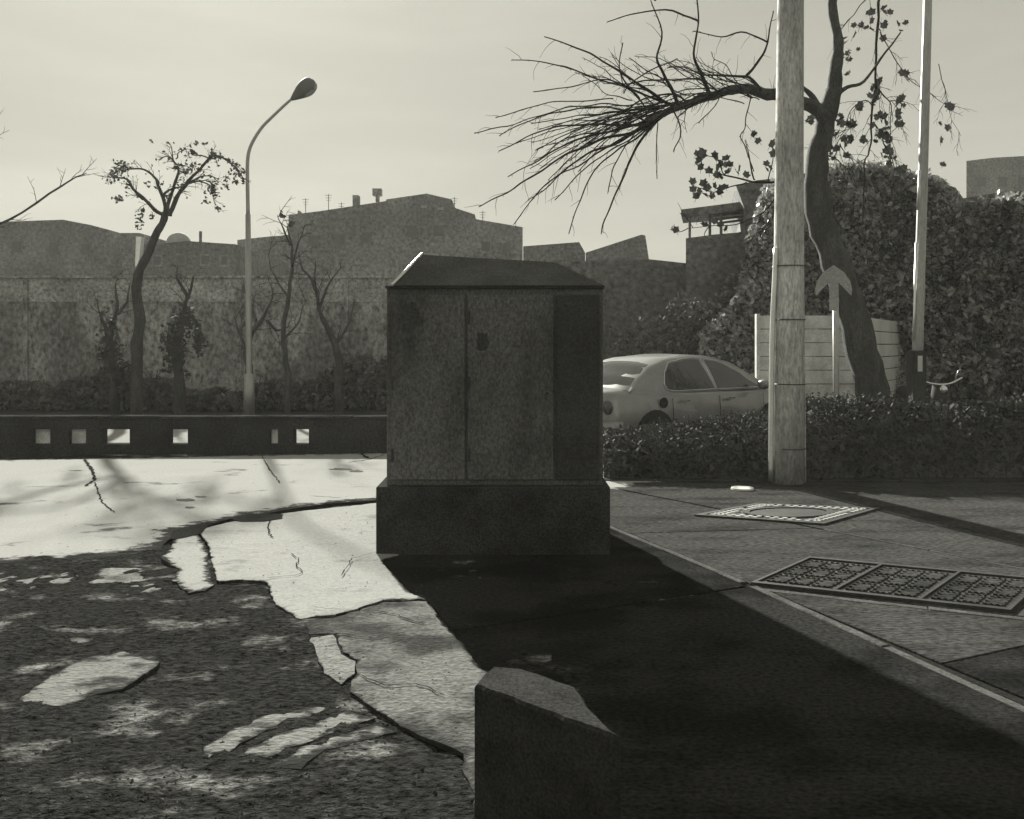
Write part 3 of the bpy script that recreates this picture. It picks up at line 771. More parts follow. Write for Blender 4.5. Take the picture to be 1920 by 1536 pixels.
def twigs(bm, pts, rng, every=2, ln=.5, r=.006, start=1, droop=.3, depth=1):
    tips = []
    for i in range(start, len(pts)-1, every):
        t = (pts[i+1]-pts[i-1]).normalized()
        side = t.cross(Vector((rng.gauss(0,1), rng.gauss(0,1), rng.gauss(0,1)))).normalized()
        d = (t*.9+side*rng.uniform(.5,1.1)).normalized()
        L_ = ln*rng.uniform(.4,1.2); p = pts[i].copy(); q = [p.copy()]
        for s in range(4):
            d = (d+Vector((rng.gauss(0,.16), rng.gauss(0,.16), rng.gauss(0,.16)-droop*.25))).normalized()
            p = p+d*L_/4; q.append(p.copy())
        tube(bm, q, lerpr(r, r*.4, 5), 4)
        tips.append(q[-1])
        if depth > 1: tips += twigs(bm, q, rng, 1, ln*.5, r*.6, 1, droop, depth-1)
    return tips

# ------------------------------------------------------------------ leaning tree (left)
rng = random.Random(11)
D = 19.5
b = P(258, 786, D)
tr = empty('leaning_tree', (b.x, D, 0), 'leaning small tree with sparse leafy crown left of the street lamp', 'tree')
bm = mk()
branch(bm, [(258,800),(255,700),(262,600),(256,540),(268,495),(290,445),(305,412),(312,398)], D, .14, .065, 1, amp=.05, sides=10)
tk = obj('trunk', bm, M['bark'], tr, smooth=True)
bm = mk()
allp = []
for px, r0, r1, s in (([(310,405),(290,392),(270,375),(250,355),(240,338),(215,330),(205,332)], .05, .012, 2),
                      ([(268,375),(255,365),(250,350)], .02, .01, 12),
                      ([(309,400),(306,372),(296,350),(292,335),(275,320),(255,316),(235,318)], .05, .012, 3),
                      ([(306,368),(320,358),(335,350),(355,345),(390,335)], .03, .01, 4),
                      ([(315,402),(320,362),(330,335),(333,316),(326,300),(320,272)], .045, .01, 5),
                      ([(332,318),(322,300),(310,295),(300,300)], .02, .008, 15),
                      ([(318,405),(332,370),(350,345),(362,328),(378,312),(392,296),(398,280)], .055, .012, 6),
                      ([(378,312),(400,292),(425,300),(445,318),(455,335)], .03, .008, 7),
                      ([(350,345),(372,338),(390,345),(400,365),(404,385)], .022, .008, 8),
                      ([(345,352),(368,335),(395,332),(410,338)], .022, .008, 9),
                      ([(333,310),(345,312),(360,315)], .02, .008, 10),
                      ([(330,298),(338,285),(345,278)], .015, .006, 13),
                      ([(391,296),(375,290),(360,290),(355,280)], .018, .007, 14)):
    allp.append(branch(bm, px, D+rng.uniform(-.05,.05), r0, r1, s, amp=.05, dz=rng.uniform(-.9,.9)))
obj('limb', bm, M['bark'], tr, smooth=True)
bm = mk(); tips = []
for pts in allp: tips += twigs(bm, pts, rng, 2, .32, .007, 3, .1, 2)
obj('twigs', bm, M['twig'], tr, kind='stuff')
bm = mk()
cl = [(225,315,17,12,80),(212,330,10,8,30),(205,341,8,5,20),(222,372,10,5,30),(268,395,5,7,14),(266,412,10,12,22),(286,404,6,6,14),(314,366,6,7,14),(333,312,9,8,30),(349,322,10,7,36),(360,312,9,7,26),(372,318,8,5,18),(398,292,10,8,60),(412,294,8,5,20),(428,300,6,5,16),(440,312,7,8,30),(450,325,7,9,36),(442,340,6,4,16),(455,340,4,6,12),(402,350,7,18,60),(392,352,8,10,20),(386,378,6,6,16),(408,392,6,4,12),(424,350,6,8,12),(340,346,8,4,12),(275,345,8,5,10),(283,267,5,4,7),(370,270,5,3,8),(385,270,5,3,6),(318,270,5,4,8),(340,280,7,4,10),(360,285,5,5,10),(262,425,6,5,10),(300,345,7,10,10),(238,345,8,10,16),(232,312,10,6,14),(343,335,10,14,18),(430,330,16,14,20)]
for (x, y, rx, ry, n_) in cl:
    for i in range(n_):
        leafquad(bm, P(x+rng.gauss(0,.55)*rx, y+rng.gauss(0,.55)*ry, D+rng.gauss(0,.45)), rng.uniform(.03,.062), rng)
for t in tips:
    if rng.random() < .35:
        leafquad(bm, t, rng.uniform(.03,.055), rng)
obj('foliage', bm, M['leaf'], tr, kind='stuff')

# bare tree at the left edge (only a twig reaches the picture)
rng = random.Random(5)
b = P(-60, 790, 18)
tr = empty('bare_tree', (b.x, 18, 0), 'bare tree at the left edge with one long thin twig reaching right', 'tree')
bm = mk(); tp_ = branch(bm, [(-66,800),(-58,700),(-62,600),(-52,500),(-58,430),(-66,360),(-60,280)], 18, .13, .04, 3, amp=.05, sides=9); obj('trunk', bm, M['bark'], tr, smooth=True)
bm = mk(); ap = []
for px, s in (([(-58,440),(20,412),(112,352),(140,336),(162,326)],1),([(-62,380),(-100,330),(-130,270)],2),([(-60,290),(-40,240),(-50,180)],3),([(-62,340),(-90,260),(-80,200)],4),([(-58,300),(-30,260),(-10,225)],5)):
    ap.append(branch(bm, px, 18, .03, .008, s, amp=.05, dz=rng.uniform(-.8,.8)))
obj('limb', bm, M['bark'], tr, smooth=True)
bm = mk()
for q in ap: twigs(bm, q, rng, 2, .6, .008, 2, 0, 2)
obj('twigs', bm, M['twig'], tr, kind='stuff')

# slim dark trees and shrubs against the tall wall
def slimtree(base_px, label, trunk, limbs, D, r, seed, blobs=()):
    rng = random.Random(seed)
    b = P(base_px, 780, D)
    t = empty('slim_tree', (b.x, D, 0), label, 'tree', group='slim trees against the tall wall')
    bm = mk(); pts = branch(bm, trunk, D, r, r*.12, seed, amp=.06, sides=8); obj('trunk', bm, M['bark'], t, smooth=True)
    bm = mk(); ap = []
    for i, px in enumerate(limbs): ap.append(branch(bm, px, D, r*.35, r*.06, seed+i, amp=.06, dz=rng.uniform(-.6,.6)))
    obj('limb', bm, M['bark'], t, smooth=True)
    bm = mk()
    for q in ap+[pts[len(pts)//2:]]: twigs(bm, q, rng, 2, .6, .009, 1, .1, 2)
    obj('twigs', bm, M['twig'], t, kind='stuff')
    if blobs:
        bm = mk()
        for (x, y, rx, ry, n_) in blobs:
            for i in range(n_): leafquad(bm, P(x+rng.gauss(0,.5)*rx, y+rng.gauss(0,.5)*ry, D+rng.gauss(0,.3)), rng.uniform(.05,.1), rng)
        obj('foliage', bm, M['hedge'], t, kind='stuff')
slimtree(632, 'slim tree with a trunk bending sharply to the right, nearest the cabinet', [(634,800),(634,700),(628,650),(612,612),(598,580),(592,540),(588,490)], [[(598,580),(612,540),(640,500)],[(592,545),(570,505),(560,470)],[(628,650),(650,610),(668,560)]], 20.5, .12, 21)
slimtree(540, 'upright slim tree whose twigs show above the roof line left of the largest building', [(538,800),(540,700),(530,640),(540,560),(548,500),(545,450),(538,425)], [[(541,560),(515,520),(500,470)],[(548,500),(560,455),(570,420)],[(545,460),(532,430),(522,402)],[(532,640),(560,600),(575,560)]], 20, .09, 22, blobs=((543,418,6,10,10),(528,402,6,6,6)))
slimtree(470, 'thin dark forked tree close behind the street lamp pole', [(466,800),(470,720),(462,660),(480,610),(500,580),(512,540)], [[(480,610),(470,570),(455,530)],[(462,660),(445,620),(440,590)],[(500,600),(520,620),(540,610)]], 20.3, .13, 23)
slimtree(335, 'ivy covered dark tree trunk between the leaning tree and the street lamp', [(336,800),(338,720),(330,660),(342,600),(352,560),(362,520)], [[(342,600),(366,600),(380,640)],[(352,560),(335,525),(330,500)]], 20.4, .16, 24, blobs=((330,650,22,48,420),(345,600,16,24,160),(372,640,10,30,120)))
slimtree(215, 'dark shrubby tree standing left of the leaning tree', [(212,800),(214,720),(205,640),(220,580),(215,530)], [[(210,640),(190,600),(180,560)],[(220,590),(240,560),(246,530)]], 20.6, .13, 25, blobs=((205,650,18,60,320),(225,700,16,40,160)))

# ------------------------------------------------------------------ street lamp
D = 20.0
b = P(467, 800, D)
t = empty('street_lamp', (b.x, D, 0), 'tall thin curved-arm street lamp with a single egg shaped head against the sky', 'street lamp')
bm = mk()
pts = [Vector((b.x, D, -.1))]+[P(x, y, D) for x, y in ((467,700),(466,560),(465,402))]
tube(bm, pts, [.085,.075,.068,.06], 10); obj('pole', bm, M['steelpole'], t, smooth=True)
bm = mk()
pts = smoothpts([P(x, y, D) for x, y in ((465,402),(464,340),(464,306),(467,283),(476,262),(492,238),(515,215),(535,196),(548,185))], 4)
tube(bm, pts, lerpr(.045,.03,len(pts)), 9); obj('arm', bm, M['steelpole'], t, smooth=True)
bm = mk()
h0, h1 = P(546,187,D), P(590,152,D); ax = (h1-h0); L_ = ax.length; ax.normalize()
prof = [(0,.035),(.08,.06),(.2,.10),(.4,.16),(.62,.195),(.8,.19),(.92,.14),(1,.03)]
ps = [h0+ax*L_*s for s, r in prof]; tube(bm, ps, [r for s, r in prof], 16)
for v in bm.verts:
    pass
o = obj('lamp_head', bm, M['lamp'], t, smooth=True)
bm = mk(); up = Vector((ax.z,0,-ax.x))
bmesh.ops.create_uvsphere(bm, u_segments=16, v_segments=8, radius=1)
q = ax.to_track_quat('X','Z').to_matrix().to_4x4()
bmesh.ops.transform(bm, matrix=Matrix.Translation(h0+ax*L_*.66+up*.07) @ q @ Matrix.Diagonal((.24,.14,.14,1)), verts=bm.verts)
obj('lens', bm, M['lens'], t, smooth=True)
bm = mk(); tube(bm, [(b.x,D,-.1),(b.x,D,.9)], [.13,.12], 10); obj('base', bm, M['steelpole'], t, smooth=True)

# ------------------------------------------------------------------ big concrete pole with white conduit
D = 9.85
xc = (1480-CX)/F*D
t = empty('concrete_pole', (xc, D, 0), 'thick weathered concrete utility pole with a white pipe strapped to its left side', 'utility pole')
bm = mk(); tube(bm, [(xc-.02,D,-.12),(xc-.01,D,2.5),(xc+.015,D,5.6),(xc+.02,D,8.2)], [.182,.165,.147,.135], 28); obj('pole', bm, M['pole'], t, smooth=True)
bm = mk()
dq = D-.06
tube(bm, smoothpts([P(1445,903,dq),P(1446,800,dq),P(1447,700,dq),P(1449,600,dq),P(1453,520,dq),P(1455,466,dq)],3), .03, 12); cd = obj('conduit', bm, M['pvc'], t, smooth=True)
for yy in (500, 600, 720, 840):
    c_ = P(1475, yy, D); 
    bm = mk()
    rr_ = .178
    ring = [Vector((xc+math.cos(a)*(rr_+.005)-.005, D+math.sin(a)*(rr_+.005), c_.z)) for a in [i*math.pi/14 for i in range(29)]]
    tube(bm, ring, .006, 5); obj('strap', bm, M['iron'], t)
bm = mk(); tube(bm, smoothpts([P(1510,905,D-.02),P(1508,700,D-.02),P(1506,500,D-.02),P(1505,300,D-.02),P(1504,0,D-.02)],2), .012, 8); obj('cable', bm, M['pole'], t, smooth=True)

# ------------------------------------------------------------------ second slim pole at right
D = 12.0
t = empty('slim_pole', (P(1718,860,D).x, D, 0), 'slim leaning grey pole with a narrow white strip, at the right of the picture', 'utility pole')
bm = mk(); tube(bm, [Vector((P(1716,900,D).x,D,-.12)), P(1722,600,D), P(1730,350,D), P(1737,100,D), P(1741,-60,D)], [.075,.072,.065,.06,.055], 16); obj('pole', bm, M['steelpole'], t, smooth=True)
bm = mk(); tube(bm, [P(1711,640,D-.05),P(1714,590,D-.05),P(1718,455,D-.05)], .016, 8); obj('conduit', bm, M['pvc'], t, smooth=True)
bm = mk(); tube(bm, [P(1720,394,D-.05),P(1724,320,D-.05)], .014, 8); obj('conduit', bm, M['pvc'], t, smooth=True)
c_ = P(1718, 700, D)
bm = mk(); box(bm, c_.x-.1, c_.x+.09, D-.13, D+.1, c_.z-.65, c_.z+.32); bevel(bm, .02); jb = obj('junction_box', bm, M['cabinet_dark'], t)
c2 = P(1726, 682, D-.14)
bm = mk(); box(bm, c2.x-.035, c2.x+.03, D-.137, D-.131, c2.z-.11, c2.z+.11); obj('notice', bm, M['panelwhite'], jb)

# ------------------------------------------------------------------ arrow sign
D = 12.2
c_ = P(1563, 541, D)
t = empty('arrow_sign', (c_.x, D, 0), 'pale upward pointing arrow sign on a thin post in front of the street tree', 'traffic sign')
bm = mk(); tube(bm, [(P(1569,0,D).x,D,-.1),(P(1566,0,D).x,D,c_.z+.22)], .042, 12); obj('post', bm, M['steelpole'], t, smooth=True)
bm = mk(); box(bm, c_.x-.05, c_.x+.05, D-.0725, D-.03, c_.z-.2, c_.z-.14); box(bm, c_.x-.05, c_.x+.05, D-.0725, D-.03, c_.z+.14, c_.z+.2); pl = obj('bracket', bm, M['steelpole'], t, kind='stuff')
bm = mk()
def plate(pxs, dz):
    a = [bm.verts.new(P(x, y, D-.080-dz)) for x, y in pxs]; b = [bm.verts.new(P(x, y, D-.0735)) for x, y in pxs]; n_ = len(a)
    bm.faces.new(a); bm.faces.new(b[::-1])
    for i in range(n_): bm.faces.new((a[i], b[i], b[(i+1)%n_], a[(i+1)%n_]))
wing = [(0,-44),(20,-30),(31,-14),(35,2),(33,14),(24,4),(8,-12),(0,-18)]
for q in range(len(wing)//2-1):
    a, b, c, d = wing[q], wing[q+1], wing[-2-q], wing[-1-q]
    plate([(1563+x, 541+y) for x, y in (a, b, c, d)], 0); plate([(1563-x, 541+y) for x, y in (a, b, c, d)], 0)
plate([(1555,522),(1572,522),(1571,583),(1555,583)], .0015)
bmesh.ops.recalc_face_normals(bm, faces=bm.faces)
obj('arrow', bm, M['signwhite'], pl, kind='stuff')

# ------------------------------------------------------------------ board fence
D = 15.2
t = empty('board_fence', (P(1530,800,D).x, D, 0), 'pale fence of wide horizontal boards behind the arrow sign, its right end white', 'fence')
xs0, xs1 = P(1424,0,D).x, P(1622,0,D).x
ztop = P(0, 592, D).z
for i in range(9):
    z1 = ztop-i*.245; 
    bm = mk(); box(bm, xs0, xs1, D+.012*(i%2), D+.04+.012*(i%2), z1-.232, z1); bevel(bm, .004); obj('board', bm, M['panelgrey'], t)
bm = mk(); box(bm, xs0-.06, xs0+.0, D-.03, D+.08, -.1, ztop+.03); obj('post', bm, M['panelgrey'], t)
e0 = Vector((P(1624,0,D).x, D)); e1 = Vector((P(1692,0,18.6).x, 18.6))
dd = (e1-e0).normalized(); nn = Vector((dd.y, -dd.x))
for i in range(9):
    z1 = ztop-.03-i*.245
    bm = mk(); pl4 = [e0, e1, e1-nn*.04, e0-nn*.04]; pl4 = pl4 if area(pl4) > 0 else pl4[::-1]
    slab(bm, pl4, z1-.225, z1, bev=.004); obj('board', bm, M['panelwhite'], t)
bm = mk(); a_ = e1+dd*.02; pl4 = [a_, a_+dd*.7, a_+dd*.7-nn*.06, a_-nn*.06]; pl4 = pl4 if area(pl4) > 0 else pl4[::-1]
slab(bm, pl4, -.1, ztop-.1, bev=.01); obj('end_post', bm, M['panelwhite'], t)

# dark shrubs along the foot of the tall wall
rng = random.Random(77)
for (xa_, xb_, yt, lab) in ((-120,130,720,'dark shrub at the foot of the tall wall, farthest left'),(110,330,700,'dark shrub at the foot of the tall wall behind the leaning tree'),(310,470,735,'lower dark shrub at the foot of the tall wall just left of the street lamp'),(455,620,715,'dark shrub at the foot of the tall wall just right of the street lamp'),(600,780,670,'taller dark shrub at the foot of the tall wall beside the cabinet')):
    Ds = 22.2
    c_ = P((xa_+xb_)/2, 800, Ds); t = empty('shrub', (c_.x, Ds, -.12), lab, 'shrub', group='shrubs along the tall wall')
    W_ = (xb_-xa_)/2/F*Ds; H_ = P(0, yt, Ds).z+.12
    bm = mk()
    for i in range(3600):
        a = rng.uniform(-1, 1); 
        hh = H_*(1-abs(a)**3*.5)*(1+.35*noise.noise(Vector((a*3.1, yt, 0)))); z = hh*rng.random()**.6
        leafquad(bm, Vector((c_.x+a*W_*1.05, Ds+rng.gauss(0,.28), z-.12)), rng.uniform(.05,.11), rng)
    obj('foliage', bm, M['shrub'], t, kind='stuff')
    bm = mk()
    for i in range(9):
        x0 = c_.x+rng.uniform(-.7,.7)*W_; tube(bm, [(x0,Ds,-.12),(x0+rng.uniform(-.2,.2),Ds,H_*.5),(x0+rng.uniform(-.4,.4),Ds,H_*.95)], [.03,.02,.008], 5)
    obj('stem', bm, M['twig'], t, kind='stuff')

# ------------------------------------------------------------------ big pruned tree behind the pole
rng = random.Random(31)
D = 13.2
t = empty('street_tree', (P(1650,860,D).x, D, 0), 'large leaning street tree with a long drooping bare limb arching left behind the pole', 'tree')
bm = mk()
branch(bm, [(1662,880),(1640,760),(1618,660),(1590,560),(1560,470),(1534,400),(1530,330),(1536,270),(1550,215),(1562,175)], D, .27, .13, 1, amp=.05, sides=14)
tk = obj('trunk', bm, M['bark'], t, smooth=True)
bm = mk()
limb = branch(bm, [(1548,225),(1520,200),(1480,182),(1440,176),(1400,166),(1370,168),(1340,178),(1300,192),(1270,200),(1240,218),(1215,228)], D-.3, .105, .035, 2, amp=.045, sides=12, dz=-1.0)
branch(bm, [(1546,225),(1530,190),(1510,168),(1490,152)], D, .06, .02, 3, sides=8)
branch(bm, [(1560,185),(1566,150),(1572,80),(1560,10),(1570,-60)], D, .12, .05, 4, sides=10)
branch(bm, [(1562,185),(1590,165),(1620,155),(1650,110),(1690,60)], D, .035, .012, 5, sides=8)
obj('limb', bm, M['bark'], t, smooth=True)
bm = mk(); ap = []
TW = [
 ([(1262,203),(1215,230),(1170,234),(1110,232),(1050,238),(1000,252),(936,284)], .018),
 ([(1230,222),(1180,238),(1120,252),(1060,270),(1010,300),(952,332)], .018),
 ([(1225,226),(1180,250),(1130,262),(1075,285),(1035,307),(985,340),(940,366),(898,386)], .02),
 ([(1235,222),(1190,248),(1150,272),(1100,290),(1060,320),(1030,340),(1000,372),(964,422)], .018),
 ([(1205,236),(1160,262),(1120,290),(1090,308),(1050,326),(1020,355),(990,372)], .013),
 ([(1240,220),(1205,258),(1180,300),(1168,330),(1152,370),(1130,420),(1126,438)], .017),
 ([(1228,230),(1195,262),(1160,280),(1125,310),(1105,340),(1085,385),(1068,436)], .013),
 ([(1232,228),(1231,270),(1230,300),(1232,334)], .006),
 ([(1262,206),(1272,228),(1277,246),(1272,262),(1264,284)], .010),
 ([(1215,230),(1160,205),(1120,200),(1060,206),(1020,216),(960,240),(935,255)], .012),
 ([(1180,200),(1130,195),(1080,200),(1020,216),(950,236),(890,250)], .008),
 ([(1150,185),(1090,188),(1030,192),(980,205),(930,220)], .007),
 ([(1272,200),(1262,170),(1246,140),(1232,110),(1240,60),(1220,0)], .026),
 ([(1268,200),(1240,188),(1215,172),(1180,145),(1140,120),(1080,90),(1020,70)], .024),
 ([(1240,190),(1200,172),(1160,160),(1110,145),(1060,125),(1010,115),(960,112)], .015),
 ([(1335,180),(1322,155),(1312,135),(1300,100),(1310,40),(1300,-30)], .026),
 ([(1318,150),(1290,148),(1260,150),(1225,140),(1180,110)], .012),
 ([(1425,170),(1415,155),(1398,143),(1360,140),(1320,140),(1290,128),(1250,125)], .02),
 ([(1400,143),(1420,120),(1440,80),(1450,20)], .02),
 ([(1250,150),(1210,152),(1170,158),(1120,150),(1060,165),(1000,172)], .010),
 ([(1215,228),(1205,195),(1180,165),(1160,130),(1165,80)], .012),
 ([(1170,175),(1190,150),(1230,128),(1270,110)], .008),
 ([(1350,178),(1340,200),(1318,222),(1310,230)], .006),
 ([(1408,172),(1400,215),(1396,240),(1388,255),(1398,275),(1405,300),(1413,322)], .007),
 ([(1290,195),(1270,180),(1240,178),(1200,190),(1165,212),(1120,225),(1080,225)], .013),
 ([(1240,218),(1180,262),(1140,285),(1098,315),(1060,355),(1040,375)], .010),
 ([(1210,232),(1150,245),(1090,252),(1060,262),(1020,290),(1000,305)], .010),
 ([(1200,240),(1165,285),(1145,330),(1140,360)], .007),
 ([(1230,0),(1180,-40),(1100,-60)], .02),
 ([(1310,40),(1260,20),(1200,25),(1140,40)], .012),
 ([(1440,80),(1400,60),(1350,70),(1300,60)], .012),
]
for i, (px, r) in enumerate(TW):
    ap.append(branch(bm, px, D-1.0+rng.uniform(-.15,.15), r*1.2, .007, 40+i, n=5, amp=.028, sides=6, dz=rng.uniform(-1.2,1.0)))
bm_b = bm
for i in range(34):
    s = rng.uniform(0, 1); x0 = 1395-225*s; y0 = 170+62*s*s+rng.uniform(-10, 8)
    a = rng.uniform(4, 30)+38*max(0,s-.35)*rng.random(); L_ = rng.uniform(90, 170)+170*s*rng.random(); a2 = R(a)
    px = [(x0, y0)]
    for q in range(1, 5):
        f_ = q/4; aa = a2*(.45+.75*f_)
        px.append((px[-1][0]-L_/4*math.cos(aa), px[-1][1]+L_/4*math.sin(aa)+rng.uniform(-4, 4)))
    ap.append(branch(bm_b, px, D-1.0+rng.uniform(-.2,.2), rng.uniform(.007,.011), .006, 90+i, n=5, amp=.03, sides=5, dz=rng.uniform(-1.3,1.1)))
for i in range(22):
    x0 = rng.uniform(1180, 1440); y0 = 165+rng.uniform(-25, 30)
    px = [(x0, y0)]; a2 = R(rng.uniform(120, 250)); 
    for q in range(1, 5): px.append((px[-1][0]+rng.uniform(20,42)*math.cos(a2), px[-1][1]-abs(rng.uniform(2,24)))); a2 += rng.uniform(-.3,.3)
    ap.append(branch(bm_b, px, D-1.0+rng.uniform(-.2,.2), .009, .004, 190+i, n=4, amp=.04, sides=5, dz=rng.uniform(-.8,.8)))
obj('branch', bm_b, M['twig'], t, smooth=True)
bm = mk(); tips = []
for i, q in enumerate(ap):
    tips += twigs(bm, q, rng, 4 if i in (5,6,7,8,23) else 3, .3, .004, 4, .55, 1)
    for p in q[3::3]:                # buds along the twig
        tube(bm, [p, p+Vector((rng.uniform(-.02,.02), rng.uniform(-.02,.02), rng.uniform(-.03,.0)))], [.006,.003], 4)
tips += twigs(bm, limb, rng, 4, .5, .007, 6, -.3, 2)
obj('twigs', bm, M['twig'], t, kind='stuff')

# leafy plant on the pergola / plane tree shoots with big leaves
rng = random.Random(17)
D = 12.6
t = empty('plane_tree', (P(1475,860,D).x, D, 0), 'plane tree shoots with a few large lobed leaves left of the concrete pole', 'tree')
bm = mk()
for px, r in (([(1476,880),(1474,700),(1470,500),(1462,360),(1440,342),(1412,340),(1380,330),(1350,325)], .02), ([(1415,338),(1408,310),(1402,282),(1398,262)], .010), ([(1360,328),(1345,300),(1320,290)], .008), ([(1400,342),(1370,350),(1340,360),(1305,350)], .009), ([(1440,342),(1448,300),(1446,270)], .008), ([(1350,326),(1325,322),(1305,300)], .006),
              ([(1462,360),(1430,400),(1380,420),(1330,425),(1290,428)], .009), ([(1290,428),(1272,434),(1256,428)], .006), ([(1330,425),(1322,440),(1340,452)], .006), ([(1300,428),(1282,405),(1270,380)], .005)):
    branch(bm, px, D, r*1.3, r*.45, 3, amp=.03, sides=6, dz=rng.uniform(-.2,.2))
obj('branch', bm, M['twig'], t)
for (x, y) in ((1306,290),(1314,286),(1310,300),(1303,304),(1320,292),(1328,318),(1316,312),(1340,288),(1344,296),(1348,305),(1352,308),(1345,318),(1358,312),(1362,300),(1370,310),(1366,322),(1345,332),(1350,328),(1300,342),(1298,354),(1322,346),(1312,358),(1318,368),(1328,352),(1334,360),(1342,352),(1348,362),(1354,356),(1362,348),(1336,368),(1308,366),(1410,250),(1416,254),(1422,262),(1398,270),(1446,272),(1450,290),(1440,308),(1446,314),(1452,306),(1438,316),(1378,322),(1386,318),(1396,326),(1260,428),(1270,432),(1284,406),(1300,400),(1310,412),(1324,420),(1338,418),(1350,424),(1362,430)):
    leaf(t, P(x+rng.uniform(-3,3), y+rng.uniform(-3,3), D+rng.uniform(-.25,.25)), rng.uniform(.065,.10), rng)

# hanging creeper and leaves right of the trunk
D = 14.0
t = empty('creeper', (P(1640,860,D).x, D, 0), 'tangled leafy creeper hanging in the sky between the street tree and the slim pole', 'climbing plant')
bm = mk(); ap = []
for px, r in (([(1650,-40),(1645,60),(1640,150),(1634,200),(1636,250),(1630,290),(1622,310),(1618,420)], .022),
              ([(1634,200),(1622,190),(1600,205),(1585,235),(1575,260),(1565,290)], .010),
              ([(1636,230),(1655,260),(1668,300),(1680,320)], .012), ([(1640,160),(1660,180),(1672,200),(1668,240),(1676,300)], .012),
              ([(1600,235),(1570,250),(1550,262)], .006), ([(1545,290),(1570,300),(1585,312),(1600,318)], .012), ([(1575,270),(1590,290),(1600,312)], .010),
              ([(1650,60),(1680,110),(1700,140),(1730,165),(1780,200)], .009), ([(1640,-20),(1590,40),(1560,60)], .01), ([(1668,190),(1690,195),(1684,230),(1680,240)], .008),
              ([(1760,120),(1775,180),(1782,215),(1800,255)], .006)):
    ap.append(branch(bm, px, D, r, r*.4, 9, amp=.05, sides=6, dz=rng.uniform(-.4,.4)))
obj('stem', bm, M['twig'], t)
bm = mk()
for q in ap: twigs(bm, q, rng, 2, .45, .005, 1, .5, 2)
obj('twigs', bm, M['twig'], t, kind='stuff')
for (x, y, sx, sy, n_) in ((1520,225,10,14,7),(1575,228,10,10,10),(1595,235,10,10,8),(1560,248,10,8,9),(1588,262,10,6,9),(1618,262,5,5,5),(1610,200,10,8,7),(1640,185,14,10,10),(1650,225,12,14,16),(1655,250,16,12,16),(1668,290,10,20,18),(1688,195,8,10,9),(1684,225,6,14,8),(1650,160,20,12,8),(1780,200,5,4,6),(1765,232,2,2,2),(1765,262,2,2,3),(1766,308,2,2,2),(1778,240,4,4,2),(1700,140,16,8,8),(1560,282,14,10,8),(1545,300,8,10,6),(1590,100,30,30,12),(1650,40,40,40,24),(1690,318,8,6,8),(1534,255,5,20,6)):
    for i in range(n_):
        leaf(t, P(x+rng.gauss(0,.6)*sx, y+rng.gauss(0,.6)*sy, D+rng.gauss(0,.3)), rng.uniform(.05,.095), rng)

# ------------------------------------------------------------------ ivy on the corner house
rng = random.Random(41)
t = empty('ivy_bank', (P(1560,860,18).x, 18, 0), 'dense dark ivy covering the house front behind the street tree, flecked with sunlight', 'ivy')
def top_ivy(x):
    pts = [(1300,640),(1380,560),(1400,450),(1430,352),(1462,336),(1560,318),(1640,312),(1700,330),(1745,338),(1775,352),(1810,380),(1900,360),(2100,350)]
    for (a, b), (c, d) in zip(pts, pts[1:]):
        if a <= x <= c: return b+(d-b)*(x-a)/(c-a)
    return 400
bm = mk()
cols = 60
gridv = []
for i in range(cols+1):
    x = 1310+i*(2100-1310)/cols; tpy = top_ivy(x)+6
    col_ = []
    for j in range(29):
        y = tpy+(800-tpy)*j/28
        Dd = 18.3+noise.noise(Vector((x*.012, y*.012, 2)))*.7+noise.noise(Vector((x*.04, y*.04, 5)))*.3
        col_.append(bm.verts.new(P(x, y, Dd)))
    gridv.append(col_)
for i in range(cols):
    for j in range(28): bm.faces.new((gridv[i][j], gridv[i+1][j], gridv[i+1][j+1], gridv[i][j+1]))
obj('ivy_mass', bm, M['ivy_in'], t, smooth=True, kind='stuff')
bm = mk()
for i in range(26000):
    x = rng.uniform(1312, 2090); tpy = top_ivy(x); y = tpy+(790-tpy)*rng.random()
    if y < tpy+4 and rng.random() < .5: y -= rng.random()*8
    Dd = 18.3+noise.noise(Vector((x*.012, y*.012, 2)))*.7+noise.noise(Vector((x*.04, y*.04, 5)))*.3-abs(rng.gauss(0,.22))
    leafquad(bm, P(x, y, Dd), rng.uniform(.035,.095)*(1.7 if rng.random() < .06 else 1), rng)
for i in range(900):      # upper fringe against the sky
    x = rng.uniform(1545, 1780); leafquad(bm, P(x, top_ivy(x)-abs(rng.gauss(0,5)), 18.2+rng.gauss(0,.3)), rng.uniform(.04,.08), rng)
obj('foliage', bm, M['ivy'], t, kind='stuff')
# trailing ivy behind the car (left of the fence)
t = empty('climbing_hedge', (P(1380,860,17).x, 17, 0), 'loose climbing hedge between the parked car and the concrete pole', 'hedge')
bm = mk()
for i in range(7000):
    x = 1140+320*rng.random()**.7; lo = 800; hi = 500+(1460-x)*.36+40*noise.noise(Vector((x*.02,0,3)))
    y = lo-(lo-hi)*rng.random(); 
    leafquad(bm, P(x, y, 18.6+rng.gauss(0,.25)), rng.uniform(.04,.085), rng)
obj('foliage', bm, M['shrub'], t, kind='stuff')
bm = mk()
for i in range(14):
    x = 1180+i*20; tube(bm, [P(x,800,18.8), P(x+rng.uniform(-20,20),700,18.7), P(x+rng.uniform(-30,30),560+(1460-x)*.3,18.6)], [.03,.02,.01], 5)
obj('stem', bm, M['twig'], t, kind='stuff')

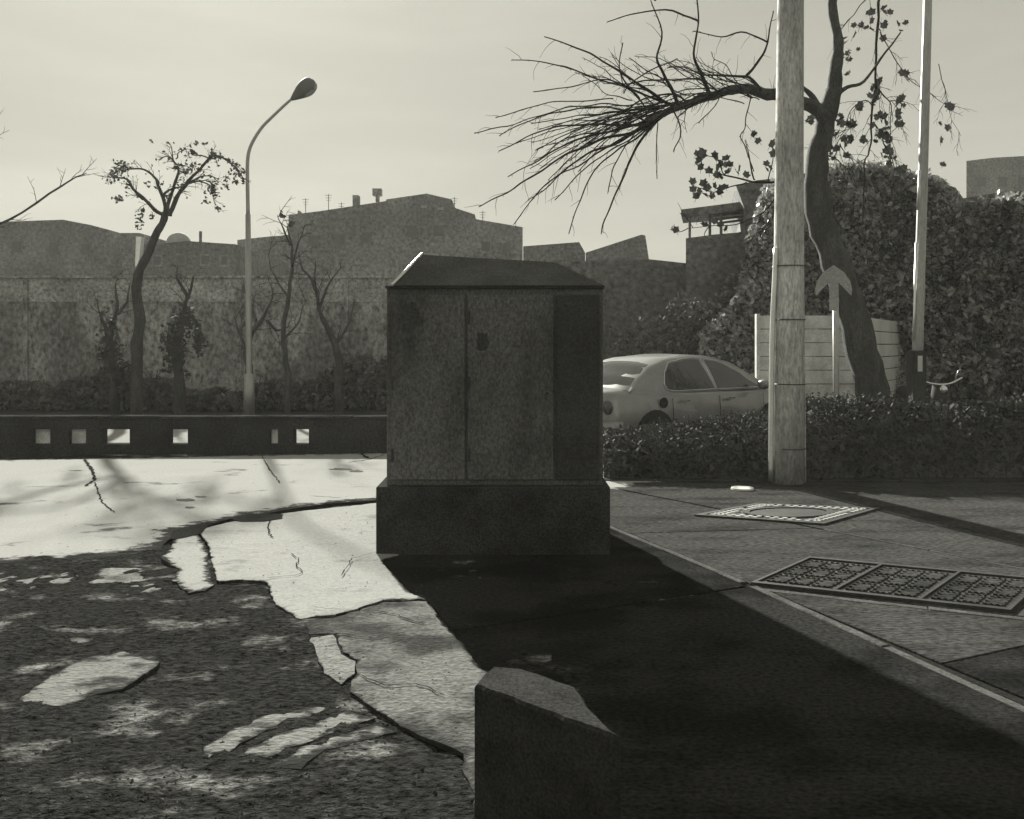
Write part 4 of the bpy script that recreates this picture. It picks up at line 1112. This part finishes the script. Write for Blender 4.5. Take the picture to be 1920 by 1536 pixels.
# ------------------------------------------------------------------ low hedge and rough grass in front
def hedge_top(x):
    pts = [(1100,822),(1230,808),(1320,800),(1430,786),(1470,775),(1510,764),(1560,756),(1640,760),(1700,762),(1760,770),(1860,764),(2200,750)]
    for (a, b), (c, d) in zip(pts, pts[1:]):
        if a <= x <= c: return b+(d-b)*(x-a)/(c-a)
    return 800
rng = random.Random(51)
t = empty('low_hedge', (P(1600,880,11.2).x, 11.2, 0), 'low dark bushy hedge running along the kerb from the car to the right edge', 'hedge')
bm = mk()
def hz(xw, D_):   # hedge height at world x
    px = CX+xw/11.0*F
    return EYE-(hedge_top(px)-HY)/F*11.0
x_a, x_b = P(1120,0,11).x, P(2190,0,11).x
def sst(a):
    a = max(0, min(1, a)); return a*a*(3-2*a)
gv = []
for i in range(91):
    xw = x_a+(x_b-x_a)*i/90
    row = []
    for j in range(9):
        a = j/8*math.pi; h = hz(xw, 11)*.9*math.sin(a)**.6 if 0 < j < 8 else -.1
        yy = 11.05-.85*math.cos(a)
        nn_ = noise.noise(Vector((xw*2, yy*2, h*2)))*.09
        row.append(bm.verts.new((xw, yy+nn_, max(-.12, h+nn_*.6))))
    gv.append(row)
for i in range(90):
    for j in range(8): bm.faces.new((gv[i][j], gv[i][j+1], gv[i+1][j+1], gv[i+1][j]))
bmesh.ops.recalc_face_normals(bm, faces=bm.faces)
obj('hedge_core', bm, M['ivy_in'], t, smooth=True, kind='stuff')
bm = mk()
for i in range(26000):
    xw = rng.uniform(x_a, x_b); a = rng.random()*math.pi*.85
    h = hz(xw, 11)*(1+.1*noise.noise(Vector((xw*3,0,0))))
    r_ = 1+rng.gauss(0,.07)
    c_ = Vector((xw+rng.gauss(0,.02), 11.05-.9*math.cos(a)*r_, max(.0, h*math.sin(a)**.6*r_)))
    leafquad(bm, c_, rng.uniform(.016,.040)*(1.9 if rng.random() < .06 else 1), rng)
for i in range(420):     # taller shoots
    xw = rng.uniform(x_a+.8, x_b); h = hz(xw, 11)
    p = Vector((xw, 11.0+rng.gauss(0,.3), h*.9)); q = p+Vector((rng.gauss(0,.06), rng.gauss(0,.06), rng.uniform(.08,.22)))
    tube(bm, [p, q], [.004,.002], 3)
    for s in range(4): leafquad(bm, p.lerp(q, .3+.2*s)+Vector((rng.gauss(0,.02),0,0)), rng.uniform(.014,.03), rng)
obj('foliage', bm, M['hedge'], t, kind='stuff')
# rough grass between kerb and car
bm = mk()
def blade(bm, x, y, z, h, rng):
    a = rng.uniform(0, 6.28); w_ = .004+.003*rng.random(); u = Vector((math.cos(a), math.sin(a), 0))*w_
    ln = Vector((rng.gauss(0,.35), rng.gauss(0,.35), 1)).normalized()*h
    b0 = Vector((x,y,z)); vs = [bm.verts.new(b0-u), bm.verts.new(b0+u), bm.verts.new(b0+ln*.6+u*.7), bm.verts.new(b0+ln*.6-u*.7), bm.verts.new(b0+ln+Vector((ln.x*.4, ln.y*.4, 0)))]
    bm.faces.new(vs[:4]); bm.faces.new((vs[3], vs[2], vs[4]))
for i in range(17000):
    x = rng.uniform(.7, 8.5); y = rng.uniform(10.15, 12.3)
    if x > 5 and rng.random() < .6: continue
    blade(bm, x, y, -.12, rng.uniform(.12,.42)*(.7+.5*noise.noise(Vector((x*1.5,y*1.5,0)))), rng)
obj('grass', bm, M['hedge'], kind='stuff', label='rough tall grass in the verge between the kerb and the parked car', cat='grass')
# weeds in the joints of the broken pavement
bm = mk()
for i in range(900):
    px = rng.choice([rng.gauss(400,60), rng.gauss(560,60), rng.gauss(260,80)]); py = rng.gauss(1120, 40)
    if py < 1085: continue
    g = G(px, py); blade(bm, g.x, g.y, -.05, rng.uniform(.01,.035), rng)
obj('weeds', bm, M['hedge'], kind='stuff')

# ------------------------------------------------------------------ parked car (rear three-quarter view)
HEAD = R(38)
car_scale = 1.06
car = empty('parked_car', (2.65, 14.1, -.12), 'grey saloon car parked beyond the verge, seen from its rear right corner, roof edge shining', 'car', rz=HEAD)
def curve(pts, x):
    for (a, b), (c, d) in zip(pts, pts[1:]):
        if a <= x <= c:
            tt = (x-a)/(c-a); tt = tt*tt*(3-2*tt)*.5+tt*.5
            return b+(d-b)*tt
    return pts[0][1] if x < pts[0][0] else pts[-1][1]
belt = [(-2.18,.86),(-2.0,.96),(-1.5,1.0),(0,.97),(1.2,.95),(1.9,.80),(2.15,.62)]
wid = [(-2.18,.62),(-2.05,.78),(-1.5,.86),(0,.87),(1.4,.85),(1.95,.76),(2.15,.55)]
bm = mk(); rows = []
for i in range(31):
    x = -2.18+4.33*i/30; W = curve(wid, x); Z = curve(belt, x)
    zb = .24
    loop = [(0,zb),(W*.8,zb),(W*.97,zb+.07),(W,zb+.25),(W*.995,(zb+Z)/2+.05),(W*.96,Z-.1),(W*.88,Z-.015),(W*.6,Z+.02),(0,Z+.035)]
    full = [Vector((x, -y, z)) for y, z in loop] + [Vector((x, y, z)) for y, z in loop[-2:0:-1]]
    rows.append([bm.verts.new(v) for v in full])
n_ = len(rows[0])
for a, b in zip(rows, rows[1:]):
    for j in range(n_): bm.faces.new((a[j], a[(j+1)%n_], b[(j+1)%n_], b[j]))
bm.faces.new(rows[0][::-1]); bm.faces.new(rows[-1])
bmesh.ops.recalc_face_normals(bm, faces=bm.faces)
body = obj('body', bm, M['carpaint'], car, local=True, smooth=True)
roofc = [(-1.72,.99),(-1.45,1.17),(-1.15,1.33),(-.75,1.42),(-.25,1.455),(.2,1.44),(.6,1.36),(1.0,1.18),(1.42,.95)]
def gy(x, z):   # half width of greenhouse at height z
    tz = max(0, min(1, (z-.95)/.5)); taper = .80-.23*tz**1.3
    e = 1-.10*max(0, (abs(x+.2)-1.0))
    return taper*e
bm = mk(); rows = []
for i in range(27):
    x = -1.72+3.14*i/26; zr_ = curve(roofc, x); 
    loop = []
    zs = [.93, .93+(zr_-.93)*.33, .93+(zr_-.93)*.66, zr_-.035, zr_-.008]
    for q, z in enumerate(zs):
        loop.append((gy(x, z)*(1.0 if q < 4 else .93), z))
    loop += [(gy(x, zr_)*.55, zr_+.012), (0, zr_+.018)]
    full = [Vector((x, -y, z)) for y, z in loop] + [Vector((x, y, z)) for y, z in loop[-2::-1]]
    rows.append([bm.verts.new(v) for v in full])
n_ = len(rows[0])
for a, b in zip(rows, rows[1:]):
    for j in range(n_-1): bm.faces.new((a[j], a[j+1], b[j+1], b[j]))
bmesh.ops.recalc_face_normals(bm, faces=bm.faces)
obj('roof', bm, M['carpaint'], car, local=True, smooth=True)
def sidewin(pts, s, off=.006):
    """pts in (x, v) with v 0 at belt and 1 at roof rail -> panel on the side"""
    bm = mk(); 
    P2 = []
    m_ = len(pts)
    dense = []
    for i in range(m_):
        a, b = pts[i], pts[(i+1)%m_]
        for q in range(5): dense.append((a[0]+(b[0]-a[0])*q/5, a[1]+(b[1]-a[1])*q/5))
    cx_ = sum(p[0] for p in dense)/len(dense); cv = sum(p[1] for p in dense)/len(dense)
    def pt(x, v):
        z = .955+(curve(roofc, x)-.035-.955)*v
        return Vector((x, s*(gy(x, z)+off), z))
    rings = []
    for sc in (1, .66, .33):
        rings.append([bm.verts.new(pt(cx_+(x-cx_)*sc, cv+(v-cv)*sc)) for x, v in dense])
    c_ = bm.verts.new(pt(cx_, cv))
    k_ = len(dense)
    for r0, r1 in zip(rings, rings[1:]):
        for i in range(k_): bm.faces.new((r0[i], r0[(i+1)%k_], r1[(i+1)%k_], r1[i]))
    for i in range(k_): bm.faces.new((rings[-1][i], rings[-1][(i+1)%k_], c_))
    bmesh.ops.recalc_face_normals(bm, faces=bm.faces)
    return bm
for s in (-1, 1):
    rearw = [(-1.02,.30),(-.98,.10),(-.8,.02),(-.1,.03),(.02,.03),(-.12,.93),(-.45,.95),(-.8,.90),(-.95,.65)]
    frontw = [(.10,.03),(1.14,.02),(1.0,.32),(.7,.66),(.4,.86),(.0,.93)]
    for w_ in (rearw, frontw):
        obj('side_window', sidewin(w_, s), M['carglass'], car, local=True, smooth=True)
        big_ = [((x-(-.45 if w_ is rearw else .5))*1.06+(-.45 if w_ is rearw else .5), (v-.5)*1.1+.5) for x, v in w_]
        bm = mk()
        ring = []
        m_ = len(big_)
        for i in range(m_*3+1):
            a = big_[(i//3)%m_]; b = big_[(i//3+1)%m_]; q = (i%3)/3
            x = a[0]+(b[0]-a[0])*q; v = max(.0, min(1.0, a[1]+(b[1]-a[1])*q)); z = .952+(curve(roofc, x)-.035-.952)*v
            ring.append(Vector((x, s*(gy(x, z)+.004), z)))
        tube(bm, ring, .008, 5, cap=False); obj('window_trim', bm, M['chrome'], car, local=True, smooth=True)
def topglass(x0, x1, fw0, fw1):
    bm = mk(); rows = []
    for i in range(9):
        x = x0+(x1-x0)*i/8; zr_ = curve(roofc, x); fw = fw0+(fw1-fw0)*i/8
        row = []
        for j in range(-6, 7):
            y = gy(x, zr_)*fw*j/6; z = zr_+.018-.030*(j/6)**2+.006
            row.append(bm.verts.new((x-.004 if x0 < 0 else x+.004, y, z)))
        rows.append(row)
    for a, b in zip(rows, rows[1:]):
        for j in range(12): bm.faces.new((a[j], a[j+1], b[j+1], b[j]))
    bmesh.ops.recalc_face_normals(bm, faces=bm.faces); return bm
obj('rear_window', topglass(-1.66, -1.06, .9, .84), M['carglass'], car, local=True, smooth=True)
obj('windscreen', topglass(.55, 1.38, .84, .93), M['carglass'], car, local=True, smooth=True)
# trunk lid lip, bumper, lights, plate
bm = mk(); tube(bm, [(-2.14,y,.925-.03*abs(y)) for y in (-.6,-.4,-.2,0,.2,.4,.6)], .018, 8); obj('boot_lip', bm, M['carpaint'], car, local=True, smooth=True)
bm = mk(); tube(bm, [(-1.98,-.88,.5),(-2.2,-.7,.5),(-2.27,-.35,.5),(-2.28,0,.5),(-2.27,.35,.5),(-2.2,.7,.5),(-1.98,.88,.5)], .09, 10)
obj('rear_bumper', bm, M['carpaint'], car, local=True, smooth=True)
bm = mk(); tube(bm, [(1.9,-.84,.45),(2.12,-.66,.45),(2.2,0,.45),(2.12,.66,.45),(1.9,.84,.45)], .1, 10); obj('front_bumper', bm, M['carpaint'], car, local=True, smooth=True)
for s in (-1, 1):
    bm = mk(); bmesh.ops.create_uvsphere(bm, u_segments=16, v_segments=10, radius=1)
    bmesh.ops.transform(bm, matrix=Matrix.Translation((-2.06, s*.66, .76)) @ Matrix.Rotation(s*.5,4,'Z') @ Matrix.Diagonal((.07,.17,.10,1)), verts=bm.verts)
    obj('tail_light', bm, M['redlens'], car, local=True, smooth=True)
    bm = mk(); bmesh.ops.create_uvsphere(bm, u_segments=16, v_segments=10, radius=1)
    bmesh.ops.transform(bm, matrix=Matrix.Translation((1.98, s*.6, .64)) @ Matrix.Rotation(-s*.5,4,'Z') @ Matrix.Diagonal((.12,.15,.08,1)), verts=bm.verts)
    obj('headlight', bm, M['lens'], car, local=True, smooth=True)
    bm = mk(); bmesh.ops.create_uvsphere(bm, u_segments=16, v_segments=10, radius=1)
    bmesh.ops.transform(bm, matrix=Matrix.Translation((.98, s*.98, 1.0)) @ Matrix.Diagonal((.06,.11,.075,1)), verts=bm.verts)
    obj('wing_mirror', bm, M['carpaint'], car, local=True, smooth=True)
    bm = mk(); box(bm, .3-.09, .3+.09, s*.885-.012, s*.885+.012, .80, .825); obj('door_handle', bm, M['chrome'], car, local=True); bm = mk(); box(bm, -.72-.09, -.72+.09, s*.88-.012, s*.88+.012, .80, .825); obj('door_handle', bm, M['chrome'], car, local=True)
    bm = mk()
    for xx in (-.98, .06, 1.12): tube(bm, [(xx, s*.868, .36),(xx+.02, s*.872,.6),(xx+.02, s*.85,.86)], .005, 4)
    obj('door_seam', bm, M['rubber'], car, local=True)
    for xx in (-1.32, 1.38):
        bm = mk(); bmesh.ops.create_cone(bm, cap_ends=True, segments=28, radius1=.38, radius2=.38, depth=.05); bmesh.ops.transform(bm, matrix=Matrix.Translation((xx, s*.845, .33)) @ Matrix.Rotation(R(90),4,'X'), verts=bm.verts)
        obj('wheel_arch', bm, M['rubber'], car, local=True, smooth=False)
        bm = mk(); ring = [Vector((xx+.245*math.cos(a), s*.80, .31+.245*math.sin(a))) for a in [i*math.pi/14 for i in range(29)]]
        tube(bm, ring, .085, 10, cap=False); wh = obj('wheel', bm, M['rubber'], car, local=True, smooth=True)
        bm = mk(); bmesh.ops.create_cone(bm, cap_ends=True, segments=24, radius1=.19, radius2=.16, depth=.12); bmesh.ops.transform(bm, matrix=Matrix.Translation((xx, s*.83, .31)) @ Matrix.Rotation(R(90)*s,4,'X'), verts=bm.verts)
        o = obj('hubcap', bm, M['chrome'], wh, local=True)
bm = mk(); bmesh.ops.create_cone(bm, cap_ends=True, segments=20, radius1=.075, radius2=.075, depth=.012); bmesh.ops.transform(bm, matrix=Matrix.Translation((-1.15, -.862, .80)) @ Matrix.Rotation(R(90),4,'X'), verts=bm.verts)
obj('fuel_flap', bm, M['rubber'], car, local=True)
bm = mk(); box(bm, -2.2, -2.17, -.26, .26, .66, .78); obj('number_plate', bm, M['signwhite'], car, local=True)

car.scale = (car_scale,)*3
# ------------------------------------------------------------------ parked scooter behind the hedge
D = 12.6
c_ = P(1762, 700, D)
t = empty('parked_scooter', (c_.x, D, -.12), 'dark motor scooter parked behind the hedge, its handlebar and mirrors glinting', 'scooter')
X = c_.x
bm = mk()
tube(bm, [(X-.02,D,.35),(X-.01,D-.02,.75),(X,D-.05,1.0)], [.10,.13,.12], 12); obj('front_shield', bm, M['cabinet_dark'], t, smooth=True)
bm = mk(); tube(bm, smoothpts([(X-.34,D+.02,1.08),(X-.16,D-.02,1.02),(X,D-.05,1.0),(X+.16,D-.02,1.02),(X+.34,D+.02,1.10)],3), .016, 8); hb = obj('handlebar', bm, M['chrome'], t, smooth=True)
for s in (-1, 1):
    bm = mk(); tube(bm, [(X+s*.22,D,1.04),(X+s*.27,D,1.2),(X+s*.33,D,1.24)], .007, 6); mr = obj('mirror_stalk', bm, M['chrome'], t, smooth=True)
    bm = mk(); bmesh.ops.create_uvsphere(bm, u_segments=12, v_segments=8, radius=1); bmesh.ops.transform(bm, matrix=Matrix.Translation((X+s*.37,D,1.26)) @ Matrix.Diagonal((.07,.025,.045,1)), verts=bm.verts); obj('mirror', bm, M['cabinet_dark'], mr, local=False, smooth=True)
bm = mk(); bmesh.ops.create_uvsphere(bm, u_segments=14, v_segments=8, radius=1); bmesh.ops.transform(bm, matrix=Matrix.Translation((X-.02,D-.15,.93)) @ Matrix.Diagonal((.06,.04,.07,1)), verts=bm.verts); obj('headlight', bm, M['chrome'], t, smooth=True)
for yy in (-.15, 1.1):
    bm = mk(); ring = [Vector((X, D+yy+.2*math.cos(a), .13+.2*math.sin(a))) for a in [i*math.pi/12 for i in range(25)]]; tube(bm, ring, .05, 8, cap=False); obj('wheel', bm, M['rubber'], t, smooth=True)
bm = mk(); tube(bm, [(X,D+.45,.72),(X,D+.7,.76),(X,D+1.2,.80)], [.12,.16,.12], 12); obj('seat', bm, M['rubber'], t, smooth=True)
bm = mk(); tube(bm, [(X,D+.0,.25),(X,D+.5,.2),(X,D+.8,.45),(X,D+1.25,.6)], [.1,.14,.18,.1], 12); obj('body', bm, M['cabinet_dark'], t, smooth=True)

# ------------------------------------------------------------------ thin winter haze
bm = mk(); box(bm, -75, 75, -8, 90, -1.3, 16.5)
m = bpy.data.materials.new('haze_air'); m.use_nodes = True
n = m.node_tree; n.nodes.clear(); ov = n.nodes.new('ShaderNodeOutputMaterial'); pv = n.nodes.new('ShaderNodeVolumePrincipled')
pv.inputs['Color'].default_value = (.97,.965,.9,1); pv.inputs['Density'].default_value = HAZE; pv.inputs['Anisotropy'].default_value = .1
n.links.new(pv.outputs[0], ov.inputs['Volume'])
obj('haze', bm, m, kind='stuff')
